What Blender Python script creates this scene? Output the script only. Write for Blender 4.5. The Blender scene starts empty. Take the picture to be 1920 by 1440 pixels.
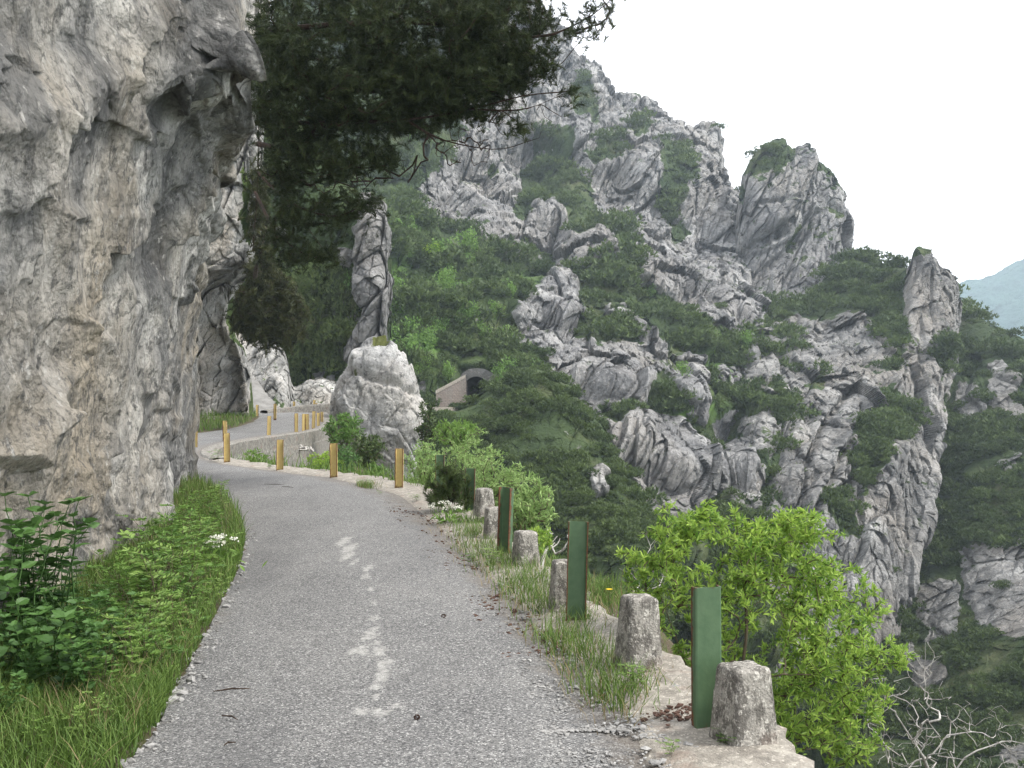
import bpy, bmesh, math
import numpy as np
from mathutils import Vector
RNG = np.random.default_rng(7)
R_ = math.radians
scene = bpy.context.scene
COL = scene.collection

# ------------------------------------------------------------------ camera model (photo pixels <-> world)
F, CX, HY, EYE = 1900.0, 960.0, 735.0, 1.7
def P(px, py, Y):
    return np.array([(px-CX)/F*Y, Y, EYE+(HY-py)/F*Y])
def project(V):
    y = np.maximum(V[..., 1], 0.3)
    return CX+F*V[..., 0]/y, HY-F*(V[..., 2]-EYE)/y

# ------------------------------------------------------------------ noise
_perm = np.random.default_rng(3).permutation(256).astype(np.int64)
_perm = np.concatenate([_perm, _perm, _perm])
_g = np.random.default_rng(5).normal(size=(256, 3)); _g /= np.linalg.norm(_g, axis=1)[:, None]
def _h(ix, iy, iz):
    return _perm[_perm[_perm[ix & 255]+(iy & 255)]+(iz & 255)]
def perlin(p):
    i = np.floor(p).astype(np.int64); f = p-i
    u = f*f*f*(f*(f*6-15)+10)
    out = 0
    for dx in (0, 1):
        wx = u[:, 0] if dx else 1-u[:, 0]
        for dy in (0, 1):
            wy = u[:, 1] if dy else 1-u[:, 1]
            for dz in (0, 1):
                wz = u[:, 2] if dz else 1-u[:, 2]
                g = _g[_h(i[:, 0]+dx, i[:, 1]+dy, i[:, 2]+dz)]
                out = out+wx*wy*wz*(g[:, 0]*(f[:, 0]-dx)+g[:, 1]*(f[:, 1]-dy)+g[:, 2]*(f[:, 2]-dz))
    return out*1.6
def fbm(p, octv=4, gain=.5, lac=2.03):
    a, s, o = 1.0, 0, p
    for k in range(octv):
        s = s+a*perlin(o); a *= gain; o = o*lac+17.3
    return s
def ridged(p, octv=4, gain=.5):
    a, s, o = 1.0, 0, p
    for k in range(octv):
        s = s+a*(1-2*np.abs(perlin(o))); a *= gain; o = o*2.03+11.7
    return s
_r4 = np.random.default_rng(9).uniform(-1, 1, size=(256, 4))
_jit = np.random.default_rng(10).uniform(0, 1, size=(256, 3))
def worley(p):
    """F1, F2-F1, facet height (a tilted plane per cell), per-cell random"""
    i = np.floor(p).astype(np.int64)
    n = len(p)
    f1 = np.full(n, 9.0); f2 = np.full(n, 9.0); hh = np.zeros(n, np.int64); dv = np.zeros((n, 3))
    for dx in (-1, 0, 1):
        for dy in (-1, 0, 1):
            for dz in (-1, 0, 1):
                h = _h(i[:, 0]+dx, i[:, 1]+dy, i[:, 2]+dz)
                c = i+np.array([dx, dy, dz])+_jit[h]
                d = p-c; q = np.einsum('ij,ij->i', d, d)
                m = q < f1
                f2 = np.where(m, f1, np.minimum(f2, q))
                f1 = np.where(m, q, f1); hh = np.where(m, h, hh); dv = np.where(m[:, None], d, dv)
    r = _r4[hh]
    f1 = np.sqrt(f1); f2 = np.sqrt(f2)
    return f1, f2-f1, np.einsum('ij,ij->i', r[:, :3], dv)*1.3+r[:, 3]*.5, r[:, 3]
def sstep(a, b, x):
    t = np.clip((x-a)/(b-a), 0, 1); return t*t*(3-2*t)

# ------------------------------------------------------------------ mesh helpers
def mesh_data(name, V, faces, smooth=True, attrs=None):
    V = np.asarray(V, np.float32).reshape(-1, 3)
    if not isinstance(faces, list): faces = [faces]
    faces = [np.asarray(f, np.int32) for f in faces if len(f)]
    me = bpy.data.meshes.new(name)
    me.vertices.add(len(V)); me.vertices.foreach_set('co', V.ravel())
    idx = np.concatenate([f.ravel() for f in faces])
    tot = np.concatenate([np.full(len(f), f.shape[1], np.int32) for f in faces])
    me.loops.add(len(idx)); me.loops.foreach_set('vertex_index', idx)
    me.polygons.add(len(tot))
    st = np.zeros(len(tot), np.int32); st[1:] = np.cumsum(tot)[:-1]
    me.polygons.foreach_set('loop_start', st)
    me.polygons.foreach_set('use_smooth', np.full(len(tot), smooth, bool))
    me.update(calc_edges=True)
    for k, a in (attrs or {}).items():
        at = me.attributes.new(k, 'FLOAT', 'POINT'); at.data.foreach_set('value', np.asarray(a, np.float32).ravel())
    return me
def obj(name, me, mat=None, parent=None):
    o = bpy.data.objects.new(name, me); COL.objects.link(o)
    if mat is not None and me is not None and len(me.materials) == 0: me.materials.append(mat)
    if parent is not None: o.parent = parent
    return o
def mk(name, V, faces, mat, parent=None, smooth=True, attrs=None):
    return obj(name, mesh_data(name, V, faces, smooth, attrs), mat, parent)
def tag(o, label=None, cat=None, group=None, kind=None):
    if label: o['label'] = label
    if cat: o['category'] = cat
    if group: o['group'] = group
    if kind: o['kind'] = kind
    return o
def empty(name, loc):
    o = bpy.data.objects.new(name, None); o.location = [float(c) for c in loc]; COL.objects.link(o); o.empty_display_size = .2
    return o
def gridfaces(nv, nu):
    a = np.arange(nv*nu).reshape(nv, nu)
    return np.stack([a[:-1, :-1], a[1:, :-1], a[1:, 1:], a[:-1, 1:]], -1).reshape(-1, 4)
class MB:
    def __init__(s): s.V = []; s.F = []; s.n = 0; s.A = []
    def add(s, V, F, a=0.5):
        V = np.asarray(V, float).reshape(-1, 3); F = np.asarray(F, np.int64)
        s.V.append(V); s.F.append(F+s.n); s.n += len(V)
        s.A.append(np.broadcast_to(np.asarray(a, float), (len(V),)))
    def data(s, name, smooth=True):
        by = {}
        for f in s.F: by.setdefault(f.shape[1], []).append(f)
        return mesh_data(name, np.concatenate(s.V), [np.concatenate(v) for v in by.values()], smooth, {'shade': np.concatenate(s.A)})
    def build(s, name, mat, parent=None, smooth=True):
        return obj(name, s.data(name, smooth), mat, parent)
def tube(mb, pts, rad, sides=5, a=.5):
    pts = np.asarray(pts, float); n = len(pts)
    t = np.gradient(pts, axis=0); t /= np.linalg.norm(t, axis=1)[:, None]+1e-9
    up = np.array([.31, .17, .93]) if abs(t[0, 2]) < .9 else np.array([1., .1, .05])
    b = np.cross(t, up); b /= np.linalg.norm(b, axis=1)[:, None]+1e-9
    c = np.cross(b, t)
    an = np.arange(sides)/sides*2*math.pi
    V = pts[:, None]+np.asarray(rad).reshape(-1, 1, 1)*(np.cos(an)[None, :, None]*b[:, None]+np.sin(an)[None, :, None]*c[:, None])
    i = np.arange(n-1)[:, None]*sides+np.arange(sides)[None]
    j = np.arange(n-1)[:, None]*sides+(np.arange(sides)[None]+1) % sides
    mb.add(V, np.stack([i, j, j+sides, i+sides], -1).reshape(-1, 4), a)
def unit(v): return v/(np.linalg.norm(v, axis=-1, keepdims=True)+1e-9)
def frames(d, rng, spin=None):
    d = unit(d); r = unit(rng.normal(size=d.shape))
    s = unit(np.cross(d, r)); n = np.cross(s, d)
    return s, d, n
LEAF_L = (np.array([[0, 0, 0], [.13, .38, .03], [-.13, .38, .03], [.10, .72, .02], [-.10, .72, .02], [0, 1, -.06], [0, .4, -.02], [0, .72, -.04]]),
          np.array([[0, 1, 6], [0, 6, 2], [1, 3, 7], [1, 7, 6], [6, 7, 4], [6, 4, 2], [3, 5, 7], [7, 5, 4]]))
LEAF_O = (np.array([[0, 0, 0], [.26, .28, .05], [-.26, .28, .05], [.22, .6, .03], [-.22, .6, .03], [0, 1, -.12], [0, .3, -.03], [0, .62, -.05]]), LEAF_L[1])
LEAF_D = (np.array([[0, 0, 0], [.2, .45, .04], [-.2, .45, .04], [0, 1, -.05]]), np.array([[0, 1, 2], [1, 3, 2]]))
LEAF_T = (np.array([[.5, 0, 0], [-.5, 0, 0], [0, 1, 0]]), np.array([[0, 1, 2]]))
def leaves(mb, pos, d, size, tmpl, rng, shade, up=0.0, width=1.0):
    """many small leaves: template placed at pos along d; up>0 turns the blade face to the sky"""
    n = len(pos); d = unit(d)
    if up > 0:
        nn = unit(np.array([0, 0, 1.])*up+rng.normal(size=(n, 3))*.45)
        s = unit(np.cross(d, nn)); nn = np.cross(s, d)
    else:
        s, d, nn = frames(d, rng)
    T, Fc = tmpl
    size = np.broadcast_to(np.asarray(size, float), (n,))[:, None, None]
    V = pos[:, None]+size*(T[None, :, :1]*width*s[:, None]+T[None, :, 1:2]*d[:, None]+T[None, :, 2:]*nn[:, None])
    f = (np.arange(n)[:, None, None]*len(T)+Fc[None]).reshape(-1, 3)
    mb.add(V, f, np.repeat(np.broadcast_to(shade, (n,)), len(T)))
def space_tree(roots, targets, rng, seg=.12, wob=.04, along=.35, droop=0.0):
    """branch skeleton that reaches every target; returns tubes [(pts, radius counts)], tips, tip directions"""
    cap = 200000
    pos = np.zeros((cap, 3)); par = np.full(cap, -1); dl = np.zeros(cap); dr = np.zeros((cap, 3)); n = 0
    chains = []
    for r in roots:
        r = np.asarray(r, float); ch = []
        for k, q in enumerate(r):
            pos[n] = q; par[n] = n-1 if k else -1
            dl[n] = dl[n-1]+np.linalg.norm(q-r[k-1]) if k else 0
            dr[n] = unit((r[k]-r[k-1]) if k else (r[1]-r[0])); ch.append(n); n += 1
        chains.append(ch)
    r0 = np.asarray(roots[0][0], float)
    order = np.argsort(np.linalg.norm(targets-r0, axis=1))
    tips, dirs = [], []
    for t in targets[order]:
        dv = t-pos[:n]; dd = np.linalg.norm(dv, axis=1)
        cosv = np.einsum('ij,ij->i', dv, dr[:n])/(dd+1e-6)
        c = dd*(1.35-.35*cosv)+along*.15*dl[:n]
        b = int(np.argmin(c)); D = dd[b]
        if D < 1e-3: continue
        k = max(2, int(D/seg)+1)
        ctrl = pos[b]+dr[b]*D*.45
        s = np.linspace(0, 1, k+1)[1:, None]
        pts = (1-s)**2*pos[b]+2*s*(1-s)*ctrl+s*s*t
        pts = pts+rng.normal(size=pts.shape)*wob*np.sin(s*math.pi)*min(D, 1.5)
        pts[:, 2] -= droop*np.sin(s[:, 0]*math.pi)*D
        ch = [b]; prev = b
        for q in pts:
            pos[n] = q; par[n] = prev; dl[n] = dl[prev]+np.linalg.norm(q-pos[prev]); dr[n] = unit(q-pos[prev]); prev = n; ch.append(n); n += 1
        chains.append(ch); tips.append(pos[prev].copy()); dirs.append(dr[prev].copy())
    cnt = np.zeros(n); 
    for ch in chains: cnt[ch[-1]] += 1
    for k in range(n-1, -1, -1):
        if par[k] >= 0: cnt[par[k]] += cnt[k]
    tubes = [(pos[ch], np.maximum(cnt[ch[1:]+ch[-1:]] if len(ch) > 1 else cnt[ch], 1)) for ch in chains]
    for (pp, cc), ch in zip(tubes, chains):
        cc[:] = np.minimum.accumulate(cc)
    return tubes, np.array(tips), np.array(dirs)
def ell_points(ells, rng):
    """targets inside ellipsoids given as (px,py,Y, rx px, ry px, depth m, n)"""
    out = []
    for (px, py, Y, rx, ry, ry_m, n) in ells:
        q = unit(rng.normal(size=(n, 3)))*rng.uniform(.15, 1, size=(n, 1))**(1/2.2)
        c = P(px, py, Y)
        out.append(c+q*np.array([rx/F*Y, ry_m, ry/F*Y]))
    return np.concatenate(out)
def cr(A, n):
    """Catmull-Rom along axis 0, n samples"""
    K = len(A); t = np.linspace(0, K-1, n); i = np.minimum(t.astype(int), K-2); f = (t-i).reshape((-1,)+(1,)*(A.ndim-1))
    E = np.concatenate([2*A[:1]-A[1:2], A, 2*A[-1:]-A[-2:-1]])
    p0, p1, p2, p3 = E[i], E[i+1], E[i+2], E[i+3]
    return .5*((2*p1)+(-p0+p2)*f+(2*p0-5*p1+4*p2-p3)*f*f+(-p0+3*p1-3*p2+p3)*f**3)
def lattice_grid(L, nv, nu):
    return cr(np.swapaxes(cr(np.asarray(L, float), nv), 0, 1), nu).swapaxes(0, 1)
def normals(G):
    n = np.cross(np.gradient(G, axis=1), np.gradient(G, axis=0)); return unit(n)
def blur(a, r):
    for ax in (0, 1):
        k = 2*r+1
        c = np.cumsum(np.pad(a, [(r+1, r) if x == ax else (0, 0) for x in (0, 1)], mode='edge'), axis=ax)
        a = (np.take(c, range(k, c.shape[ax]), ax)-np.take(c, range(0, c.shape[ax]-k), ax))/k
    return a
def in_poly(px, py, poly):
    r = np.zeros(px.shape, bool); n = len(poly)
    for a in range(n):
        x0, y0 = poly[a]; x1, y1 = poly[(a+1) % n]
        if y0 == y1: continue
        r ^= ((y0 > py) != (y1 > py)) & (px < (x1-x0)*(py-y0)/(y1-y0)+x0)
    return r

# ------------------------------------------------------------------ materials
class N:
    def __init__(s, name):
        s.m = bpy.data.materials.new(name); s.m.use_nodes = True; s.t = s.m.node_tree; s.t.nodes.clear()
        s.out = s.n('ShaderNodeOutputMaterial'); s.tc = s.n('ShaderNodeTexCoord').outputs['Object']
    def n(s, typ, **kw):
        nd = s.t.nodes.new(typ)
        for k, v in kw.items(): setattr(nd, k, v)
        return nd
    def link(s, a, b): s.t.links.new(a, b)
    def set(s, sock, v):
        if hasattr(v, 'is_output'): s.link(v, sock)
        else: sock.default_value = v
    def map(s, scale, rot=(0, 0, 0)):
        m = s.n('ShaderNodeMapping'); s.link(s.tc, m.inputs['Vector']); m.inputs['Scale'].default_value = scale; m.inputs['Rotation'].default_value = rot
        return m.outputs['Vector']
    def noise(s, scale, detail=6, rough=.6, vec=None, dist=0):
        t = s.n('ShaderNodeTexNoise'); s.link(vec or s.tc, t.inputs['Vector'])
        t.inputs['Scale'].default_value = scale; t.inputs['Detail'].default_value = detail; t.inputs['Roughness'].default_value = rough; t.inputs['Distortion'].default_value = dist
        return t.outputs['Fac']
    def vor(s, scale, feature='F1', out='Distance', vec=None, rand=1.0):
        t = s.n('ShaderNodeTexVoronoi', feature=feature); s.link(vec or s.tc, t.inputs['Vector']); t.inputs['Scale'].default_value = scale
        t.inputs['Randomness'].default_value = rand
        return t.outputs[out]
    def ramp(s, fac, stops):
        r = s.n('ShaderNodeValToRGB'); s.link(fac, r.inputs['Fac']); e = r.color_ramp.elements
        while len(e) > 1: e.remove(e[-1])
        for k, (p, c) in enumerate(stops):
            x = e[0] if k == 0 else e.new(p); x.position = p; x.color = (*c, 1) if len(c) == 3 else c
        return r.outputs['Color']
    def mr(s, v, a, b, c=0, d=1):
        m = s.n('ShaderNodeMapRange'); s.set(m.inputs['Value'], v)
        for k, x in zip(('From Min', 'From Max', 'To Min', 'To Max'), (a, b, c, d)): m.inputs[k].default_value = x
        return m.outputs['Result']
    def math(s, op, a, b=0.0):
        m = s.n('ShaderNodeMath', operation=op); s.set(m.inputs[0], a); s.set(m.inputs[1], b); return m.outputs[0]
    def mix(s, fac, a, b, blend='MIX'):
        m = s.n('ShaderNodeMix', data_type='RGBA', blend_type=blend)
        s.set(m.inputs[0], fac)
        s.set(m.inputs[6], a if hasattr(a, 'is_output') else (*a, 1)); s.set(m.inputs[7], b if hasattr(b, 'is_output') else (*b, 1))
        return m.outputs[2]
    def attr(s, name):
        a = s.n('ShaderNodeAttribute', attribute_name=name); return a.outputs['Fac']
    def bump(s, h, dist, strength=1.0, prev=None):
        b = s.n('ShaderNodeBump'); s.link(h, b.inputs['Height']); b.inputs['Distance'].default_value = dist; b.inputs['Strength'].default_value = strength
        if prev is not None: s.link(prev, b.inputs['Normal'])
        return b.outputs['Normal']
    def pbr(s, col, rough=.9, nrm=None, spec=.3, metal=0.0):
        p = s.n('ShaderNodeBsdfPrincipled'); s.set(p.inputs['Base Color'], col if hasattr(col, 'is_output') else (*col, 1)); s.set(p.inputs['Roughness'], rough)
        p.inputs['Specular IOR Level'].default_value = spec; s.set(p.inputs['Metallic'], metal)
        if nrm is not None: s.link(nrm, p.inputs['Normal'])
        return p.outputs[0]
    def done(s, sh): s.link(sh, s.out.inputs['Surface']); return s.m

def rock_mat(name, S, cols, warm, veg=None, lush=None, bumpd=.05, streak=.4, dark=(.07, .07, .068), dk=1.0, ck=.6, blotch=.35):
    """S = metres per main feature; cols dark->light; warm = buff tone; veg = mixes grass by the 'veg' attribute"""
    m = N(name)
    n1 = m.noise(1/S, 9, .62)
    c = m.ramp(n1, [(.36, cols[0]), (.45, cols[1]), (.54, cols[2]), (.65, cols[3])])
    n2 = m.noise(.35/S, 5, .55)
    c = m.mix(m.mr(n2, .46, .64, 0, .8), c, warm)
    st = m.noise(1.6/S, 6, .65, m.map((1.2, 1.2, .22), (0, R_(20), 0)))
    c = m.mix(m.mr(st, .52, .72, 0, streak), c, cols[3])
    st2 = m.noise(1.1/S, 7, .7, m.map((1.5, 1.5, .2), (0, R_(14), .6)))
    c = m.mix(m.mr(st2, .56, .75, 0, streak*1.3), c, dark)
    c = m.mix(m.mr(m.noise(.75/S, 8, .68), .50, .60, 0, blotch), c, m.mix(m.noise(5/S, 5, .7), cols[0], cols[1]))
    sp = m.noise(7/S, 5, .7)
    c = m.mix(m.mr(sp, .55, .62, 0, .75*dk), c, dark)
    c = m.mix(m.mr(m.noise(11/S, 3, .6), .40, .30, 0, .55), c, cols[3])
    c = m.mix(m.mr(m.noise(19/S, 5, .75), .54, .66, 0, .5*dk), c, dark)
    # cracks: warped, tall cells
    wv = m.n('ShaderNodeTexNoise'); m.link(m.tc, wv.inputs['Vector']); wv.inputs['Scale'].default_value = 1.3/S; wv.inputs['Detail'].default_value = 5
    def warped(scale, rot, amt):
        mp = m.n('ShaderNodeMapping'); m.link(m.tc, mp.inputs['Vector']); mp.inputs['Rotation'].default_value = rot; mp.inputs['Scale'].default_value = scale
        ad = m.n('ShaderNodeVectorMath', operation='MULTIPLY_ADD'); m.link(wv.outputs['Color'], ad.inputs[0]); ad.inputs[1].default_value = (amt,)*3; m.link(mp.outputs[0], ad.inputs[2])
        return ad.outputs[0]
    k1 = m.vor(1.5/S, 'DISTANCE_TO_EDGE', vec=warped((1, 1, .38), (0, R_(24), 0), 1.1*S))
    k2 = m.vor(4.2/S, 'DISTANCE_TO_EDGE', vec=warped((1, 1, .5), (0, R_(18), .5), .5*S))
    gate = m.mr(m.noise(.9/S, 3, .5), .42, .58)
    c = m.mix(m.math('MULTIPLY', m.mr(k1, .045, .0, 0, ck), gate), c, dark)
    c = m.mix(m.mr(k2, .045, .0, 0, ck*.5), c, dark)
    h = m.math('ADD', m.noise(2.2/S, 10, .68), m.math('ADD', m.math('MULTIPLY', m.mr(k1, 0, .12), .45*ck), m.math('MULTIPLY', m.mr(k2, 0, .15), .2*ck)))
    nrm = m.bump(h, bumpd, 1.0)
    if veg is not None:
        v = m.attr('veg'); vn = m.noise(3/S, 6, .7)
        f = m.mr(m.math('ADD', v, m.math('MULTIPLY', m.math('SUBTRACT', vn, .5), 1.2)), .56, .66)
        g = m.ramp(m.noise(.6/S, 6, .65), [(.3, veg[0]), (.5, veg[1]), (.68, veg[2])])
        if lush is not None: g = m.mix(m.attr('lush'), g, lush)
        g = m.mix(m.mr(m.noise(9/S, 4, .7), .4, .7, 0, .5), g, veg[0])
        c = m.mix(f, c, g)
    return m.done(m.pbr(c, .92, nrm, .2))
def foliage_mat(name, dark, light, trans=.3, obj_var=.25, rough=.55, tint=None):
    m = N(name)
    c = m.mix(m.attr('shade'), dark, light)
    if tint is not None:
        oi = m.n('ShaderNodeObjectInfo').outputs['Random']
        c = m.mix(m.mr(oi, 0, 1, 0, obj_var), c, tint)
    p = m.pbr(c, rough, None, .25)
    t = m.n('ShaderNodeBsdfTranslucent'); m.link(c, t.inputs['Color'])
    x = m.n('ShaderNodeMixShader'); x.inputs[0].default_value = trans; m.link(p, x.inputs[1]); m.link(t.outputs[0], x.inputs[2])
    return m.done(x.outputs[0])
def bark_mat(name, a, b, S=.05):
    m = N(name); n = m.noise(1/S, 6, .6, m.map((1, 1, .25)))
    return m.done(m.pbr(m.ramp(n, [(.35, a), (.65, b)]), .9, m.bump(n, S*.3, .8), .15))
GREY = [(.15, .15, .15), (.27, .27, .265), (.36, .355, .345), (.50, .49, .475)]
M = {}
M['cliff'] = rock_mat('limestone_near', 1.1, [(.085, .085, .085), (.20, .197, .188), (.33, .32, .298), (.54, .522, .485)], (.35, .297, .222), bumpd=.24, streak=.5, ck=.5, blotch=.8)
M['cliff2'] = rock_mat('limestone_bend', 1.6, [(.14, .138, .13), (.24, .235, .22), (.33, .32, .30), (.47, .455, .43)], (.32, .28, .23), ((.03, .05, .015), (.06, .09, .025), (.12, .15, .04)), bumpd=.15, streak=.3, ck=.2)  # limestone of the cliffs round the bend, in the rock's own tones
M['boulder'] = rock_mat('limestone_boulder', 2.0, [(.17, .17, .17), (.30, .297, .29), (.38, .373, .36), (.50, .49, .47)], (.35, .325, .29), ((.05, .06, .015), (.09, .10, .03), (.14, .15, .05)), bumpd=.14, streak=.3, ck=.4)
VEG = ((.022, .038, .014), (.045, .068, .022), (.10, .108, .05))
M['mount'] = rock_mat('mountain_rock', 7, [(.08, .08, .082), (.175, .172, .17), (.255, .25, .243), (.41, .40, .387)], (.245, .228, .207), VEG, (.12, .225, .04), bumpd=1.1, ck=.32)
M['mount_low'] = rock_mat('gorge_rock', 5, [(.075, .075, .075), (.155, .152, .146), (.235, .229, .218), (.39, .38, .36)], (.225, .204, .178), VEG, (.12, .22, .04), bumpd=.9, ck=.32)
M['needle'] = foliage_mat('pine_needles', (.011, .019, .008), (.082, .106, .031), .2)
M['darkpine'] = foliage_mat('dark_pine_needles', (.014, .019, .009), (.085, .092, .032), .18)
M['scrub'] = foliage_mat('mountain_pine_needles', (.020, .040, .014), (.105, .15, .042), .25, .55, tint=(.09, .125, .04))
M['scrub2'] = foliage_mat('valley_pine_needles', (.026, .048, .016), (.11, .15, .045), .2, .4, tint=(.045, .07, .02))
M['slopepine'] = foliage_mat('slope_pine_needles', (.055, .09, .028), (.175, .22, .07), .3, .45, tint=(.11, .16, .05))
M['lightleaf'] = foliage_mat('light_leaves', (.06, .13, .025), (.17, .29, .07), .35, .5, tint=(.20, .32, .06))
M['yellowleaf'] = foliage_mat('fresh_leaves', (.16, .30, .03), (.34, .46, .06), .4)
M['bush'] = foliage_mat('bush_leaves', (.065, .165, .025), (.45, .60, .12), .48, rough=.42)
M['paleleaf'] = foliage_mat('willow_leaves', (.16, .27, .08), (.38, .50, .19), .35)
M['paleleaf2'] = foliage_mat('sprig_leaves', (.08, .16, .03), (.22, .34, .08), .35, .4, .45, tint=(.26, .34, .10))
M['verge'] = foliage_mat('verge_leaves', (.05, .12, .025), (.15, .26, .06), .35, .5, .45, tint=(.20, .32, .06))
M['weed'] = foliage_mat('weed_leaves', (.030, .075, .022), (.085, .17, .045), .3, .4, .42, tint=(.10, .20, .04))
M['grass'] = foliage_mat('grass_blades', (.055, .11, .018), (.17, .255, .06), .35)
M['dry'] = foliage_mat('dry_grass', (.16, .12, .06), (.33, .27, .14), .25)
M['white_fl'] = foliage_mat('white_petals', (.6, .6, .5), (.8, .8, .7), .2)
M['yel_fl'] = foliage_mat('yellow_petals', (.7, .5, .02), (.8, .6, .03), .2)
M['bark'] = bark_mat('dark_bark', (.025, .02, .016), (.09, .07, .055))
M['barkred'] = bark_mat('pine_bark', (.022, .016, .012), (.07, .045, .032))
M['twig'] = bark_mat('brown_twigs', (.06, .045, .03), (.16, .125, .09))
M['dead'] = bark_mat('dead_wood', (.24, .22, .20), (.50, .48, .44))
def m_ground():
    m = N('verge_soil'); n = m.noise(2.5, 9, .7)
    c = m.ramp(n, [(.3, (.045, .035, .024)), (.48, (.09, .07, .048)), (.6, (.075, .085, .03)), (.72, (.20, .18, .145))])
    c = m.mix(m.mr(m.noise(26, 5, .75), .52, .66, 0, .7), c, (.19, .165, .13))
    return m.done(m.pbr(c, .95, m.bump(m.noise(14, 9, .75), .05), .1))
M['ground'] = m_ground()
def m_asphalt():
    m = N('worn_asphalt')
    big = m.noise(.8, 8, .68)
    base = m.ramp(big, [(.3, (.115, .113, .111)), (.5, (.152, .149, .145)), (.7, (.20, .194, .184))])
    track = m.noise(.9, 4, .6, m.map((2.2, .35, 1), (0, 0, .12)))
    base = m.mix(m.mr(track, .42, .65, 0, .5), base, (.205, .20, .19))
    v = m.vor(125, 'F1', 'Color'); vd = m.vor(125, 'F1', 'Distance')
    sep = m.n('ShaderNodeSeparateColor'); m.link(v, sep.inputs[0])
    c = m.mix(m.mr(sep.outputs[0], .62, .66, 0, .7), base, (.26, .255, .245))
    c = m.mix(m.mr(sep.outputs[0], .90, .92, 0, .85), c, (.46, .45, .43))
    c = m.mix(m.mr(sep.outputs[0], .30, .22, 0, .7), c, (.04, .04, .042))
    c = m.mix(m.mr(m.vor(30, 'F1', 'Distance'), .16, .10, 0, .6), c, (.34, .335, .32))
    c = m.mix(m.mr(m.noise(120, 2, .5), .55, .7, 0, .5), c, (.06, .06, .062))
    pa = m.math('ADD', m.attr('paint'), m.math('MULTIPLY', m.math('ADD', m.math('SUBTRACT', m.noise(11, 9, .8), .5), m.math('MULTIPLY', m.math('SUBTRACT', m.noise(42, 5, .8), .5), .7)), 2.4))
    c = m.mix(m.mr(pa, .60, .85, 0, .62), c, m.ramp(m.noise(40, 4, .7), [(.35, (.24, .235, .22)), (.55, (.50, .485, .45))]))
    c = m.mix(m.mr(m.noise(.45, 6, .65, m.map((1.6, .5, 1), (0, 0, .2))), .50, .62, 0, .30), c, (.075, .074, .075))
    dirt = m.math('ADD', m.attr('edge'), m.math('MULTIPLY', m.math('SUBTRACT', m.noise(3.5, 7, .7), .5), 1.1))
    c = m.mix(m.mr(dirt, .5, .8, 0, .75), c, m.ramp(m.noise(28, 5, .7), [(.35, (.07, .05, .04)), (.55, (.17, .15, .125)), (.7, (.30, .285, .26))]))
    h = m.math('ADD', m.math('MULTIPLY', vd, -.6), m.noise(150, 3, .6))
    return m.done(m.pbr(c, .88, m.bump(h, .008, .9), .25))
M['road'] = m_asphalt()
def m_concrete(name, tint=(1, 1, 1), lich=.6):
    m = N(name); T = lambda c: tuple(a*b for a, b in zip(c, tint))
    c = m.ramp(m.noise(7, 9, .7), [(.3, T((.20, .19, .175))), (.5, T((.33, .315, .29))), (.7, T((.48, .465, .43)))])
    c = m.mix(m.mr(m.noise(16, 6, .75, m.map((1, 1, .5))), .48, .55, 0, lich), c, (.075, .068, .06))
    c = m.mix(m.mr(m.noise(55, 5, .8), .55, .63, 0, lich*.8), c, (.06, .055, .05))
    c = m.mix(m.mr(m.noise(38, 4, .7), .57, .63, 0, .75), c, T((.60, .58, .54)))
    c = m.mix(m.mr(m.noise(3.2, 5, .6), .56, .70, 0, .45), c, (.24, .155, .12))
    h = m.math('ADD', m.noise(60, 6, .7), m.math('MULTIPLY', m.vor(80), .5))
    return m.done(m.pbr(c, .92, m.bump(h, .012, .8), .2))
M['bollard'] = m_concrete('weathered_concrete', (.95, .93, .89), .75)
M['kerb'] = m_concrete('pale_concrete_edge', (.86, .82, .76), .3)
M['wall'] = m_concrete('wall_concrete', (.7, .69, .66), .7)
M['portal'] = m_concrete('portal_stone', (.75, .72, .7), .5)
def m_masonry(name, cols, sc):
    m = N(name); b = m.n('ShaderNodeTexBrick'); m.link(m.map((1, 1, 1), (R_(90), 0, 0)), b.inputs['Vector'])
    b.inputs['Scale'].default_value = sc; b.inputs['Color1'].default_value = (*cols[0], 1); b.inputs['Color2'].default_value = (*cols[1], 1); b.inputs['Mortar'].default_value = (*cols[2], 1); b.inputs['Mortar Size'].default_value = .035
    c = m.mix(m.mr(m.noise(.7, 7, .7), .42, .62, 0, .7), b.outputs['Color'], cols[3])
    c = m.mix(m.mr(m.noise(2.5, 6, .75), .55, .68, 0, .6), c, (.08, .075, .07))
    return m.done(m.pbr(c, .95, m.bump(m.noise(3, 7, .7), .12), .1))
M['wing'] = m_masonry('reddish_masonry', [(.19, .155, .135), (.235, .195, .17), (.14, .13, .12), (.165, .155, .14)], 1.4)
M['portal'] = m_masonry('portal_masonry', [(.14, .135, .125), (.17, .165, .155), (.10, .098, .095), (.095, .095, .09)], 1.6)
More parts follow.
